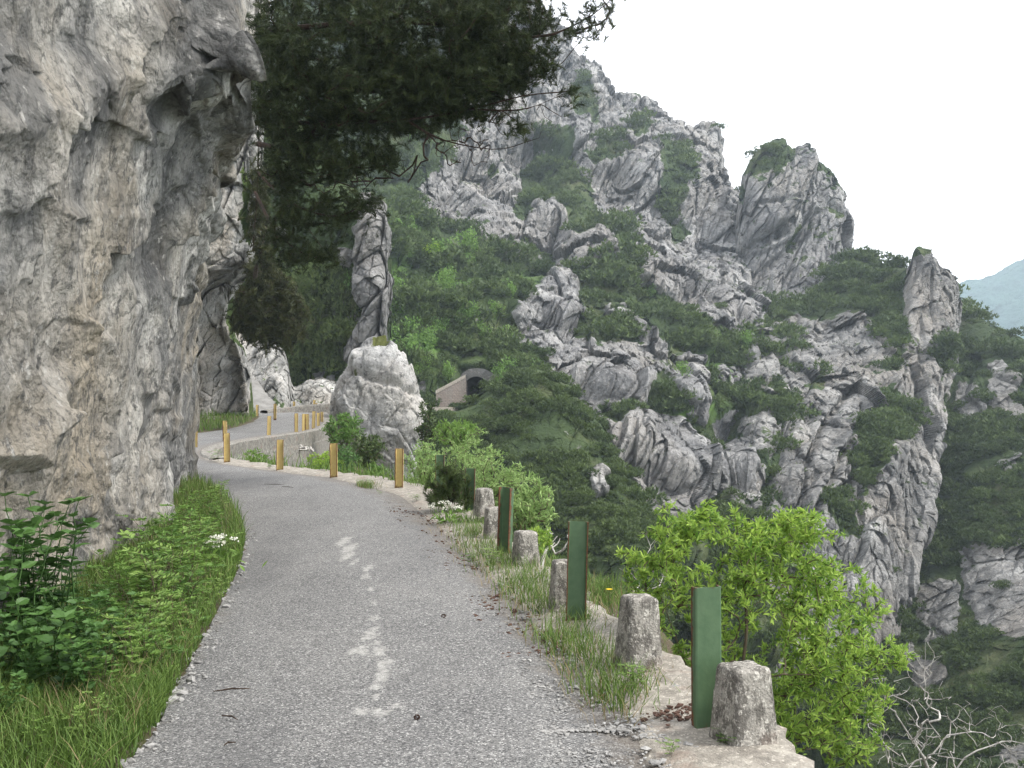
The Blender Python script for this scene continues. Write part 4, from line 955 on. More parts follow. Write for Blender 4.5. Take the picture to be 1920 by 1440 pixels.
dead(D1, [(1215, 1075, 8.8, 60, 40, .3, 22), (1240, 1010, 9.2, 50, 40, .3, 10)], [cr(np.array([D1, w(1160, 1150, 8.6), w(1205, 1090, 8.8)]), 8)], 'few bleached twigs sticking out left of the bright bush behind the second green post', 42)
D2 = w(1010, 1100, 12)
dead(D2, [(1035, 1010, 12.2, 45, 25, .3, 20)], [cr(np.array([D2, w(1020, 1040, 12.1), w(1045, 1005, 12.2)]), 8)], 'dead grey branches lying behind the pale bollard in long grass', 43, .006)
D3 = w(640, 930, 19.5)
dead(D3, [(575, 850, 24, 22, 26, .4, 8)], [cr(np.array([w(600, 905, 23.5), w(572, 880, 24), w(562, 850, 24)]), 6)], 'bleached curved branch on the grassy gully below the retaining wall', 44, .02, .3)

# ---- pale green bushes behind the green posts and in the gully
def round_bush(name, cx, cy, Y, rx, ry, ry_m, n, mat, label, seed, group=None, nleaf=12, size=.07, tmpl=LEAF_L, base_dy=None, **k):
    rng = np.random.default_rng(seed)
    b = w(cx, cy+(base_dy or ry*1.15), Y)
    ells = [(cx+rng.uniform(-.35, .35)*rx, cy+rng.uniform(-.3, .25)*ry, Y+rng.uniform(-.3, .3)*ry_m, rx*.72, ry*.75, ry_m, n//4) for _ in range(4)]
    roots = [cr(np.array([b, w(cx+s*rx*.35, cy+ry*.3, Y), w(cx+s*rx*.6, cy-ry*.2, Y+rng.uniform(-.3, .3)*ry_m)]), 8) for s in (-1, -.1, .9)]
    return leafy(name, b, roots, ell_points(ells, rng), mat, M['twig'], label, 'bush', group, tmpl, nleaf, size, seed=seed, **k)
round_bush('bush', 870, 860, 19, 58, 64, .7, 230, M['paleleaf'], 'soft pale green rounded bush below the dark shoulder, left of centre', 51, size=.085, spread=.2, r0=.003)
round_bush('bush', 930, 905, 16.5, 80, 70, .7, 280, M['paleleaf'], 'pale grey-green bush right behind the pine sapling and green post', 52, size=.085, spread=.2, r0=.003)
round_bush('bush', 990, 955, 13.8, 54, 68, .5, 210, M['paleleaf'], 'grey-green bush behind the two middle bollards', 53, size=.085, spread=.16, r0=.003)
round_bush('bush', 795, 880, 21, 46, 58, .6, 190, M['paleleaf'], 'pale speckled bush just right of the nearest yellow post', 54, size=.085, spread=.2, r0=.003)
round_bush('bush', 1010, 1010, 11.2, 32, 32, .35, 60, M['bush'], 'small yellow-green bush behind the pale bollard', 55, size=.075, spread=.14, r0=.0025)
round_bush('bush', 640, 810, 43, 46, 42, 1.2, 150, M['lightleaf'], 'bright green bush in front of the boulder beside the yellow post cluster', 56, size=.22, spread=.4, r0=.008, seg=.3)
round_bush('bush', 690, 850, 36, 42, 42, 1.0, 140, M['scrub2'], 'dark green dense shrub at the foot of the boulder', 57, size=.20, spread=.4, r0=.008, seg=.3, tmpl=LEAF_D, nleaf=14)
round_bush('bush', 648, 865, 30, 26, 34, .7, 90, M['weed'], 'dark leafy shrub behind the second yellow post of the near bend', 58, size=.15, spread=.3, r0=.005, seg=.25)
round_bush('bush', 705, 890, 22, 28, 26, .5, 70, M['lightleaf'], 'low bright green shrub between the two nearest yellow posts', 59, size=.10, spread=.2, r0=.004)
round_bush('bush', 478, 866, 25.2, 32, 24, .5, 80, M['lightleaf'], 'small round light green bush at the foot of the retaining wall', 60, size=.11, spread=.2, r0=.004)
round_bush('bush', 600, 862, 27, 40, 22, .7, 80, M['yellowleaf'], 'low yellowish flowering shrub in the gully by the retaining wall', 61, size=.10, spread=.2, r0=.004)
round_bush('bush', 860, 810, 46, 60, 36, 1.5, 160, M['lightleaf'], 'light green bush on the slope below the tunnel road', 62, size=.25, spread=.5, r0=.01, seg=.4)
round_bush('bush', 800, 800, 52, 24, 60, 1.0, 90, M['scrub2'], 'olive dark shrub hugging the right flank of the boulder', 63, size=.25, spread=.5, r0=.01, seg=.4, tmpl=LEAF_D, nleaf=14)
round_bush('bush', 1190, 1170, 7.6, 50, 60, .3, 60, M['bush'], 'thin green shrub between the lone mottled bollard and the bright bush', 64, size=.065, spread=.12, r0=.002)
round_bush('bush', 1215, 1330, 6.9, 60, 70, .35, 60, M['lightleaf'], 'low green shrub just below the concrete edge between the bollards', 65, size=.06, spread=.12, r0=.002)

# ---- needle plants -------------------------------------------------
def needle_tufts(mb, tips, dirs, rng, n, ln, wd, shade, back=.12, spread=.75):
    N_ = len(tips)*n
    p = np.repeat(tips, n, 0); d = np.repeat(unit(dirs), n, 0)
    p = p-d*(rng.uniform(0, 1, (N_, 1))*back)
    q = rng.normal(size=(N_, 3)); q = q-(q*d).sum(1, keepdims=True)*d
    d2 = unit(d*.65+unit(q)*spread*rng.uniform(.4, 1.1, (N_, 1)))
    s = np.clip(np.repeat(rng.uniform(*shade, len(tips)), n)*.8+rng.uniform(0, .25, N_), 0, 1)
    leaves(mb, p, d2, ln*rng.uniform(.7, 1.1, N_), LEAF_T, rng, s, width=wd/ln)
# overhanging pine tree above the road
def pine():
    rng = np.random.default_rng(77)
    base = w(478, 430, 21)
    e = empty('pine_tree', base); tag(e, 'dark overhanging pine tree reaching over the road from the left cliff', 'tree')
    trunk = cr(np.array([w(474, 470, 21.5), w(484, 330, 20.5), w(486, 180, 19.5), w(500, 40, 18.5), w(540, -160, 18)]), 26)
    limbs = [[(486, 60, 19), (640, 45, 18), (820, 45, 17.5), (1000, 70, 17.3), (1090, 40, 17.2), (1140, 5, 17)],
        [(486, 160, 19.5), (640, 170, 18.5), (820, 165, 18), (960, 170, 17.6), (1040, 130, 17.5), (1085, 80, 17.4)],
        [(484, 230, 19.8), (620, 230, 18.6), (760, 225, 18), (880, 205, 17.7), (980, 180, 17.5), (1060, 172, 17.4)],
        [(482, 270, 20), (580, 290, 19), (680, 315, 18.5), (760, 300, 18.2)], [(480, 320, 20.2), (545, 380, 19), (630, 405, 18.6), (700, 372, 18.4)],
        [(478, 360, 20.4), (515, 430, 19.4), (560, 470, 19), (600, 482, 18.8), (640, 450, 18.7)], [(495, 10, 18.8), (650, -40, 18), (850, -70, 17.5), (1050, -70, 17.2)],
        [(486, 110, 19.2), (600, 110, 19.8), (760, 105, 20), (920, 110, 19.8)], [(484, 200, 19.6), (580, 190, 20.4), (700, 200, 20.6), (800, 230, 20.4)], [(484, 250, 19.8), (540, 320, 20.2), (600, 350, 20.2), (690, 345, 20)]]
    roots = [trunk]+[cr(np.array([w(*q) for q in l]), 16) for l in limbs]
    ells = [(620, 60, 18.4, 150, 110, 1.5, 330), (800, 80, 18, 170, 105, 1.4, 420), (950, 60, 17.6, 110, 100, 1.1, 270), (560, 190, 18.8, 100, 90, 1.3, 230), (720, 190, 18.3, 150, 65, 1.2, 300), (880, 165, 17.8, 110, 62, 1.0, 200),
            (985, 120, 17.5, 50, 42, .5, 46), (1130, 20, 17.1, 34, 50, .3, 26), (1085, 55, 17.2, 34, 20, .25, 12), (1040, 120, 17.3, 30, 22, .3, 14), (1020, 20, 17.3, 36, 50, .4, 26), (540, 300, 19, 62, 62, 1.0, 80), (640, 300, 18.6, 85, 42, .9, 85), (720, 295, 18.3, 40, 22, .5, 22),
            (600, 395, 18.8, 85, 32, .7, 54), (680, 375, 18.5, 35, 24, .5, 18), (540, 420, 19.1, 36, 50, .6, 30), (590, 478, 18.9, 55, 22, .5, 28), (530, 470, 19.2, 30, 34, .4, 16), (980, 242, 17.5, 20, 14, .2, 7), (1075, 172, 17.4, 22, 12, .2, 8), (505, 130, 19.4, 45, 130, .9, 110), (1130, -50, 17, 40, 30, .4, 14), (880, -60, 17.7, 300, 60, 1.2, 150)]
    tubes, tips, dirs = space_tree(roots, ell_points(ells, rng), rng, seg=.16, wob=.07, along=.25)
    mb = MB()
    for pts, c in tubes:
        if len(pts) > 1: tube(mb, pts-base, np.clip(.0045*np.asarray(c, float)**.42, .004, .16), 5)
    # bare hanging twigs under the crown
    tw, _, _ = space_tree([cr(np.array([w(*q) for q in [(760, 225, 18), (830, 262, 17.8), (930, 280, 17.6), (1000, 262, 17.5)]]), 12), cr(np.array([w(*q) for q in [(880, 205, 17.7), (980, 205, 17.5), (1060, 175, 17.4)]]), 10), cr(np.array([w(*q) for q in [(560, 400, 19), (610, 470, 18.8), (650, 465, 18.8)]]), 8)],
                          ell_points([(870, 275, 17.7, 110, 38, .4, 46), (985, 225, 17.5, 70, 35, .3, 22), (640, 350, 18.5, 80, 30, .5, 20)], rng), rng, seg=.12, wob=.18)
    for pts, c in tw:
        if len(pts) > 1: tube(mb, pts-base, np.clip(.0055*np.asarray(c, float)**.4, .004, .03), 4)
    mb.build('trunk', M['barkred'], e)
    mb = MB()
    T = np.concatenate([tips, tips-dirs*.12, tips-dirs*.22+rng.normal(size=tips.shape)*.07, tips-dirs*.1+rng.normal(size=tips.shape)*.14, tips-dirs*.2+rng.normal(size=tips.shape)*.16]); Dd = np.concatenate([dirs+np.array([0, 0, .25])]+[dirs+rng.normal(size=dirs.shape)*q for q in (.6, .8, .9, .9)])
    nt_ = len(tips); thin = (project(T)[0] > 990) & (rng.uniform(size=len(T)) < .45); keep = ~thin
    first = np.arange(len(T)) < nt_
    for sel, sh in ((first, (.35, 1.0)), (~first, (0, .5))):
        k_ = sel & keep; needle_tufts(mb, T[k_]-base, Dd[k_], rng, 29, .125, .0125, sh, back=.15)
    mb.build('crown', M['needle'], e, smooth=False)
pine()
# pine sapling by the road edge, and dark pines hanging on the second cliff
def needle_bush(name, base, roots, ells, mat, label, seed, n, ln, wd, r0, cat='shrub', seg=.1, upb=.6, layers=3, group=None):
    rng = np.random.default_rng(seed); b = np.asarray(base, float)
    tubes, tips, dirs = space_tree(roots, ell_points(ells, rng), rng, seg=seg, wob=.06)
    e = empty(name, b); tag(e, label, cat, group)
    mb = MB()
    for pts, c in tubes:
        if len(pts) > 1: tube(mb, pts-b, np.clip(r0*np.asarray(c, float)**.42, r0*.8, r0*14), 5)
    mb.build('branches', M['bark'], e); mb = MB()
    T = np.concatenate([tips-dirs*ln*1.0*k+rng.normal(size=tips.shape)*ln*.2 for k in range(layers)])
    needle_tufts(mb, T-b, np.concatenate([dirs]*layers)+np.array([0, 0, upb])+rng.normal(size=(len(T), 3))*.25, rng, n, ln, wd, (0, 1), back=ln*1.3)
    mb.build('needles', mat, e, smooth=False)
b = w(845, 945, 14.2)
needle_bush('pine_sapling', b, [cr(np.array([b, w(845+dx*.6, 915, 14.2), w(845+dx, 915-h, 14.2)]), 8) for dx, h in ((-32, 20), (-14, 52), (10, 60), (30, 40), (-44, 5))],
    [(830, 905, 14.2, 32, 32, .25, 40), (858, 900, 14.2, 26, 38, .25, 34), (815, 930, 14.1, 22, 14, .2, 18), (872, 925, 14.2, 20, 20, .2, 18), (838, 870, 14.2, 8, 12, .1, 6)], M['scrub2'], 'small dark green pine sapling at the road edge left of the green post', 81, 26, .075, .010, .004, 'sapling', upb=1.0)
b = w(470, 640, 47)
needle_bush('pine_shrub', b, [cr(np.array([b, w(500, 590, 45), w(530, 540, 44)]), 8), cr(np.array([b, w(470, 580, 45), w(480, 530, 44.5)]), 8)],
    [(500, 560, 44.5, 62, 62, 1.5, 260), (470, 590, 45, 36, 48, 1.0, 110), (545, 590, 44.5, 34, 60, 1.0, 110), (510, 625, 44.5, 50, 30, 1.0, 100), (490, 500, 45, 36, 30, 1.0, 60)], M['darkpine'], 'very dark brown-green pine shrub hanging on the cliff beyond the bend', 82, 22, .24, .035, .012, 'shrub', seg=.35)
b = w(478, 520, 42)
needle_bush('pine_shrub', b, [cr(np.array([b, w(486, 470, 41), w(500, 430, 40.5)]), 8)], [(492, 440, 41, 24, 70, .8, 90), (486, 350, 41, 16, 60, .6, 50)], M['darkpine'], 'narrow dark pine shrub against the cliff edge under the overhanging pine', 83, 22, .22, .035, .012, 'shrub', seg=.35)
# shrubs on the wooded slope and around the crags: prototypes ------------------------------------------------
def proto_scrub(seed, n=210, tall=1.0, tuft=5, ln=.15, wd=.05):
    """unit-size dome of needle tufts"""
    rng = np.random.default_rng(seed); mb = MB()
    lob = [(rng.uniform(-.42, .42), rng.uniform(-.42, .42), rng.uniform(.3, .7)*tall, rng.uniform(.36, .55)) for _ in range(7)]
    pts, dr = [], []
    for k in range(n):
        lx, ly, lz, lr = lob[rng.integers(len(lob))]
        q = unit(rng.normal(size=3)); q[2] = abs(q[2])*.9-.25
        pts.append((lx+q[0]*lr, ly+q[1]*lr, max(.02, lz*.75+q[2]*lr*tall))); dr.append((q[0]*.7, q[1]*.7, q[2]+.75))
    pts, dr = np.array(pts), unit(np.array(dr))
    needle_tufts(mb, pts, dr, rng, tuft, ln, wd, (0, 1), back=ln*.5, spread=.8)
    tube(mb, [(0, 0, -.5), (.05, 0, .1), (.1, .05, .5*tall)], [.05, .04, .015], 4)
    for lx, ly, lz, lr in lob: tube(mb, [(.03, 0, 0), (lx*.6, ly*.6, lz*.45), (lx, ly, lz*.75)], [.035, .025, .012], 3)
    return mb
def proto_leafy(seed, n=150, tall=1.3, size=.13):
    rng = np.random.default_rng(seed); mb = MB()
    lob = [(rng.uniform(-.4, .4), rng.uniform(-.4, .4), rng.uniform(.4, .9)*tall, rng.uniform(.25, .45)) for _ in range(8)]
    p = np.array([(lambda l, q: (l[0]+q[0]*l[3], l[1]+q[1]*l[3], l[2]+q[2]*l[3]))(lob[rng.integers(8)], unit(rng.normal(size=3))*rng.uniform(.5, 1)) for _ in range(n*4)])
    leaves(mb, p, rng.normal(size=p.shape)*.6+np.array([0, 0, .5]), size*rng.uniform(.6, 1.2, len(p)), LEAF_D, rng, rng.uniform(0, 1, len(p)), up=.4, width=1.6)
    tube(mb, [(0, 0, -.4), (.03, 0, .3), (.06, .03, .8*tall)], [.03, .025, .01], 4)
    for l in lob: tube(mb, [(.02, 0, .1), (l[0]*.6, l[1]*.6, l[2]*.6), l[:3]], [.022, .016, .008], 3)
    return mb
far_protos = [proto_scrub(100+k, 120, [1.0, .8, 1.2, .9][k], 4, .19, .085) for k in range(4)]
mid_protos = [proto_scrub(200+k, 420, [1.0, 1.3, .85, 1.15][k], 6, .11, .032) for k in range(4)]
leaf_protos = [proto_leafy(300+k, 130, [1.3, 1.6, 1.1][k]) for k in range(3)]
far_me = [m_.data('scrub_foliage', False) for m_ in far_protos]; mid_me = [m_.data('scrub_foliage', False) for m_ in mid_protos]; leaf_me = [m_.data('leaf_foliage', False) for m_ in leaf_protos]
for me in far_me: me.materials.append(M['scrub'])
slope_me = [m_.copy() for m_ in mid_me]
for me in slope_me: me.materials.append(M['slopepine'])
for me in mid_me: me.materials.append(M['scrub2'])
for me in leaf_me: me.materials.append(M['lightleaf'])
yel_me = leaf_me[1].copy(); yel_me.materials.clear(); yel_me.materials.append(M['yellowleaf'])
def place(name, me, loc, size, rot, label, cat, group, zs=1.0):
    o = obj(name, me); o.location = [float(c) for c in loc]; o.scale = (size, size, size*zs); o.rotation_euler = (0, 0, rot)
    tag(o, label, cat, group); return o
def surf_at(H, px, py):
    """grid point of a built surface that projects nearest to a photo pixel"""
    X_, Y_ = project(H); i = np.argmin((X_-px)**2+(Y_-py)**2+H[..., 1]*.02); return H.reshape(-1, 3)[i]
def scatter(H, veg, n, rng, smin, smax, boxes=None, avoid=None, thr=.5):
    px, py = project(H); nv_, nu_ = px.shape
    wgt = np.zeros((nv_, nu_)); area = np.abs(np.gradient(px, axis=1)*np.gradient(py, axis=0)); area = np.minimum(area, np.percentile(area, 97))
    cl = fbm(H.reshape(-1, 3)/9.0+77, 3).reshape(nv_, nu_) if nv_*nu_ < 1e6 else 0
    wgt = area*np.clip((veg-thr)*3, 0, 1)*np.clip(.45+cl, .05, 1.3)
    wgt[(px < -40) | (px > 1990) | (py < -40) | (py > 1500)] = 0
    if avoid is not None:
        for (x0, y0, x1, y1) in avoid: wgt[(px > x0) & (px < x1) & (py > y0) & (py < y1)] = 0
    pr = wgt.ravel()/wgt.sum()
    idx = rng.choice(len(pr), n, p=pr)
    p = H.reshape(-1, 3)[idx]
    s = rng.uniform(0, 1, n)**1.6*(smax-smin)+smin
    return p, s
AV = [(800, 690, 925, 775)]
sets = []
for (Hh, Vv, n, a, b_, av) in ((MH[1:], MV[1:-1] if len(MV) > len(MH)-1 else MV[1:], 3600, 1.0, 4.4, AV), (TH, TV, 110, .9, 2.2, [(1500, 250, 1600, 400)]), (RH, RV, 1500, .8, 3.4, [(1690, 430, 1765, 525)]), (BH, BV, 1500, .9, 3.4, None), (GH, GV, 1300, .9, 3.0, [(690, 600, 790, 900)])):
    h = min(len(Hh), len(Vv)); p, s = scatter(Hh[:h-1], Vv[:h-1], n, rg, a, b_, avoid=av, thr=.58); sets.append((p, s))
Pp = np.concatenate([p for p, s in sets]); Ss = np.concatenate([s for p, s in sets])
Ss = Ss*np.clip(Pp[:, 1]/150, .62, 1.35)
app = Ss/Pp[:, 1]
order = np.argsort(-app)
NI = 230
for k in order[:NI]:
    if rg.uniform() < .13:
        place('leafy_shrub', leaf_me[rg.integers(3)], Pp[k]-np.array([0, 0, .3]), Ss[k]*.8, rg.uniform(0, 6), 'light green broadleaf shrub among the dark mountain pines across the gorge', 'shrub', 'light shrubs on the mountain side')
    else:
        place('mountain_pine', far_me[rg.integers(4)], Pp[k]-np.array([0, 0, Ss[k]*.15]), Ss[k], rg.uniform(0, 6), 'large dark green mountain pine shrub on a ledge across the gorge', 'shrub', 'large mountain pine shrubs across the gorge')
V_, F_, A_ = [], [], []; off = 0
pd = [(np.concatenate(m_.V), m_) for m_ in far_protos]
pf = []
for m_ in far_protos:
    tri = [f if f.shape[1] == 3 else None for f in m_.F]
    pf.append((np.concatenate([f for f in m_.F if f.shape[1] == 3]), np.concatenate(m_.A)))
for k in order[NI:]:
    j = rg.integers(4); v = pd[j][0]; a = rg.uniform(0, 6.28); c_, s_ = math.cos(a), math.sin(a)
    Rm = np.array([[c_, -s_, 0], [s_, c_, 0], [0, 0, 1]])
    V_.append((v @ Rm.T)*Ss[k]+Pp[k]-np.array([0, 0, Ss[k]*.15])); F_.append(pf[j][0]+off); off += len(v)
    A_.append(np.clip(pf[j][1]*.7+rg.uniform(-.3, .5), 0, 1))
tag(mk('mountain_scrub', np.concatenate(V_), np.concatenate(F_), M['scrub'], None, False, {'shade': np.concatenate(A_)}), 'mass of small dark pine scrub covering the ledges of the mountain', 'scrub', kind='stuff')
# distinct trees on the green slope
def on(H, px, py): return surf_at(H, px, py)
q = on(MH, 812, 492); place('young_tree', yel_me, q-np.array([0, 0, .3]), 2.3, 1.0, 'single bright yellow-green young tree on the upper green slope', 'tree', None)
for k, (x, y, s) in enumerate([(862, 620, 2.6), (835, 560, 2.8), (880, 605, 2.2), (842, 720, 2.0), (760, 690, 2.6), (775, 640, 2.4), (745, 560, 2.2), (760, 500, 2.2), (730, 470, 2.0), (940, 720, 2.4), (800, 660, 2.2), (728, 650, 2.4), (1650, 1040, 1.8), (1400, 655, 2.0), (1280, 705, 1.6), (840, 520, 2.2), (820, 640, 2.2), (790, 590, 2.0), (735, 600, 2.0), (755, 620, 1.8), (870, 560, 2.0), (905, 640, 2.2), (930, 600, 1.8), (745, 690, 1.9), (785, 710, 1.9), (765, 440, 2.2), (880, 500, 1.8), (960, 560, 1.8), (1220, 560, 1.8), (1340, 650, 2.0), (1300, 760, 1.8)]):
    place('young_tree', leaf_me[k % 3], on(MH if x < 1500 else BH, x, y)-np.array([0, 0, .3]), s, k*1.3, 'light green young tree on the slope around the tunnel', 'tree', 'light green young trees on the slopes', 1.1)
place('leafy_shrub', leaf_me[0], P(938, 762, 112.2), 2.0, .4, 'light green shrub drooping beside the tunnel arch', 'shrub', None, 1.6)
# wooded slope on the mid left
WI = []
p, s = scatter(W_H, W_veg, 120, np.random.default_rng(5), 1.5, 3.2, thr=.45, avoid=[(676, 370, 740, 480), (690, 560, 740, 680), (700, 480, 740, 560)])
p2 = [on(W_H, x, y) for x, y in ((560, 560), (600, 600), (640, 560), (620, 650), (580, 690), (560, 640), (650, 640), (600, 540), (660, 600), (545, 700), (610, 700), (640, 690), (575, 600))]
for k, (q, sz) in enumerate(list(zip(p, s))+[(q, 3.3) for q in p2]):
    place('slope_pine', slope_me[k % 4], q-np.array([0, 0, .4]), sz*.85, k*2.1, 'dark green bushy pine on the steep wooded slope behind the boulder', 'tree', 'bushy pines on the wooded slope left of the pinnacle', 1.15)
place('young_tree', leaf_me[2], on(W_H, 662, 560)-np.array([0, 0, .2]), 1.5, .3, 'light green sapling standing left of the rock pinnacle', 'tree', None, 1.4)
# pines near on the gorge side at the right edge
for k, (x, y, s) in enumerate([(1870, 850, 3.4), (1900, 800, 3.0), (1840, 900, 2.6), (1905, 940, 3.0), (1780, 860, 2.6), (1850, 1000, 2.4), (1740, 900, 2.6), (1790, 980, 2.2), (1880, 1100, 2.0), (1760, 1060, 2.2), (1860, 1300, 1.7), (1800, 1280, 1.5), (1900, 1380, 1.5), (1780, 1380, 1.4), (1840, 1400, 1.3), (1910, 1240, 1.6)]):
    place('gorge_pine', mid_me[k % 4], on(BH, x, y)-np.array([0, 0, .4]), s*.9, k*1.7, 'dark spreading pine on the gorge side at the right edge of the view', 'tree', 'pines on the gorge side at the right', .9)

# ---- grass ---------------------------------------------------------
def grass(name, xy, h, wd, mat, label, rng, bend=.5, z=None, cat='grass', hv=(.5, 1.1)):
    n = len(xy); x, y = xy[:, 0], xy[:, 1]
    zz = ground_z(x[None], y[None])[0] if z is None else z
    a = rng.uniform(0, 2*math.pi, n); hgt = h*rng.uniform(*hv, n); bd = bend*rng.uniform(.2, 1.2, n)*hgt
    dx, dy = np.cos(a), np.sin(a); tw = a+math.pi/2+rng.normal(size=n)*.4
    sx, sy = np.cos(tw)*wd, np.sin(tw)*wd
    ls = np.array([0, .4, .75, 1.0]); ws = np.array([1, .85, .5, 0])
    V = np.zeros((n, 7, 3)); i = 0
    for l, w_ in zip(ls, ws):
        cx_ = x+dx*bd*l**2; cy_ = y+dy*bd*l**2; cz = zz-.02+hgt*(l-.25*l*l*np.minimum(bd/hgt, 1))
        if w_ > 0:
            V[:, i] = np.stack([cx_-sx*w_, cy_-sy*w_, cz], -1); V[:, i+1] = np.stack([cx_+sx*w_, cy_+sy*w_, cz], -1); i += 2
        else: V[:, i] = np.stack([cx_, cy_, cz], -1)
    T = np.array([[0, 1, 3], [0, 3, 2], [2, 3, 5], [2, 5, 4], [4, 5, 6]])
    f = (np.arange(n)[:, None, None]*7+T[None]).reshape(-1, 3)
    o = mk(name, V, f, mat, None, True, {'shade': np.repeat(rng.uniform(0, 1, n), 7)}); tag(o, label, cat, kind='stuff'); return o
rgg = np.random.default_rng(91)
def strip_pts(E, n, y0, y1, d0, d1, side, rng, clump=0.0, pw=1.0):
    A = cr(E, 2500); A = A[(A[:, 1] > y0) & (A[:, 1] < y1)]
    tn = unit(np.gradient(A, axis=0)); nr = np.stack([tn[:, 1], -tn[:, 0]], -1)*side
    # denser close to the camera
    wt = 1/np.maximum(A[:, 1], 3)**pw; i = rng.choice(len(A), n*3, p=wt/wt.sum())
    p = A[i]+nr[i]*(d0+(d1-d0)*rng.uniform(0, 1, n*3)[:, None])
    if clump > 0:
        c = fbm(np.stack([p[:, 0]*2.1, p[:, 1]*2.1, p[:, 0]*0+side*5], -1), 2); p = p[c > (clump-.5)]
    return p[:n]
grass('verge_grass', strip_pts(LE, 30000, 3.8, 12, .0, 1.7, -1, rgg, 0, 1.3), .19, .0034, M['grass'], 'lush green grass on the left verge under the cliff', rgg, .8, hv=(.35, 1.2))
grass('verge_grass', strip_pts(LE, 9000, 8.5, 22, .0, 1.4, -1, rgg, .4, 1.0), .22, .0042, M['grass'], 'taller grass along the left verge towards the bend', rgg, .6, hv=(.4, 1.3))
grass('dry_grass', strip_pts(LE, 1700, 4, 20, .05, 1.2, -1, rgg, .4, 1.0), .26, .0028, M['dry'], 'straw coloured dry stalks in the left verge grass', rgg, .9)
def clumps(lst, n, rng, r=.22):
    out = []
    for (px_, py_, s) in lst:
        Y0 = F*EYE/(py_-HY); c = np.array([(px_-CX)/F*Y0, Y0]); m_ = int(n*s); k = rng.normal(size=(m_, 2))*r*s*np.array([1, 1.5]); out.append(c+k)
    return np.concatenate(out)
CL = [(1050, 1200, .7), (1085, 1215, .7), (1110, 1240, .75), (1140, 1275, .8), (1165, 1300, .7), (1155, 1320, .5), (1085, 1172, .5), (960, 1070, .8), (1000, 1090, .9), (1030, 1110, .9), (1010, 1130, .9), (985, 1105, .8), (1120, 1130, .8), (1135, 1110, .7), (900, 1030, .8), (890, 1000, .8), (905, 985, .8), (925, 1045, .7), (870, 985, .7), (850, 965, .7), (1040, 1145, .7), (682, 915, .7), (680, 912, .6), (940, 1060, .8), (880, 1010, .6)]
xy = clumps(CL, 290, rgg, .17)
dd, _ = sdist(RE, xy[:, 0], xy[:, 1]); xy = xy[dd > -.22]
grass('edge_grass', xy, .19, .0032, M['grass'], 'bright green grass tufts along the right road edge between posts', rgg, .7, z=np.zeros(len(xy)), hv=(.4, 1.25))
xy = clumps(CL, 90, rgg, .26); dd, _ = sdist(RE, xy[:, 0], xy[:, 1]); xy = xy[dd > -.25]
grass('dry_grass', xy, .17, .003, M['dry'], 'dry straw blades at the foot of the right edge grass', rgg, 1.1, z=np.zeros(len(xy)))
# grass on the slope beyond the right edge and in the gully
p = strip_pts(RE, 5200, 6, 19, .75, 3.5, 1, rgg, .3, .6); grass('slope_grass', p, .38, .006, M['grass'], 'long grass on the slope just outside the road edge', rgg, .7)
p = strip_pts(RE, 15000, 17, 48, .6, 8, 1, rgg, .15, .5); grass('slope_grass', p, .5, .013, M['grass'], 'long light green grass in the gully below the retaining wall', rgg, .7)
p = strip_pts(LE, 3500, 26, 60, .1, 3.0, -1, rgg, .3, .3); grass('verge_grass', p, .5, .014, M['grass'], 'green grass verge at the inner side of the far bend', rgg, .6)

# ---- weeds and broad-leaved plants along the left verge --------------------------------------------------
def weed_mesh(seed, kind):
    rng = np.random.default_rng(seed); st, lf = MB(), MB()
    ns = {'nettle': 10, 'pinnate': 6, 'sprig': 3}[kind]
    for k in range(ns):
        a = rng.uniform(0, 6.28); h = rng.uniform(.55, 1.0); ln = rng.uniform(.1, .4)*h
        t = np.linspace(0, 1, 9)[:, None]; r0 = rng.normal(size=2)*.13
        pts = np.concatenate([r0[0]+np.cos(a)*ln*t**1.6, r0[1]+np.sin(a)*ln*t**1.6, h*(t-.15*t*t)], 1)+np.concatenate([rng.normal(size=(9, 2))*.008, np.zeros((9, 1))], 1)
        tube(st, pts, np.linspace(.006, .002, 9), 4)
        if kind == 'nettle':
            for j in range(2, 9):
                m = 2 if j < 8 else 4; az = j*1.57+rng.uniform(-.3, .3)
                for q in range(m):
                    d = np.array([math.cos(az+q*2*math.pi/m), math.sin(az+q*2*math.pi/m), .15+.25*(j/8)])
                    leaves(lf, pts[j][None], d[None], [(.118-.005*j)*rng.uniform(.75, 1.15)], LEAF_O, rng, [rng.uniform(0, .5)+.5*(j/8)**2], up=1.3, width=1.15)
        else:
            for j in range(2, 9):
                az = j*2.2+rng.uniform(-.4, .4); d = unit(np.array([math.cos(az), math.sin(az), .55])); L_ = rng.uniform(.14, .24)
                s_ = np.linspace(.25, 1, 5)[:, None]; rp = pts[j]+d*s_*L_-np.array([0, 0, .06])*s_**2
                tube(st, np.concatenate([pts[j][None], rp]), np.full(6, .0015), 3)
                sd = unit(np.cross(d, [0, 0, 1.]))
                for side in (-1, 1):
                    leaves(lf, rp, np.tile(d*.6+sd*side, (5, 1)), .075*rng.uniform(.8, 1.2, 5), LEAF_L, rng, rng.uniform(.0, 1, 5), up=.55, width=1.3)
                leaves(lf, rp[-1:], d[None], [.08], LEAF_L, rng, [.8], up=1.5, width=1.3)
    return st.data('weed_stems'), lf.data('weed_leaves', False)
wm = {k: [weed_mesh(400+10*i+j, k) for j in range(3)] for i, k in enumerate(('nettle', 'pinnate', 'sprig'))}
for k in wm:
    for s_, l_ in wm[k]: s_.materials.append(M['twig'] if k != 'nettle' else M['weed']); l_.materials.append(M['weed'] if k == 'nettle' else M['paleleaf2'] if k == 'sprig' else M['verge'])
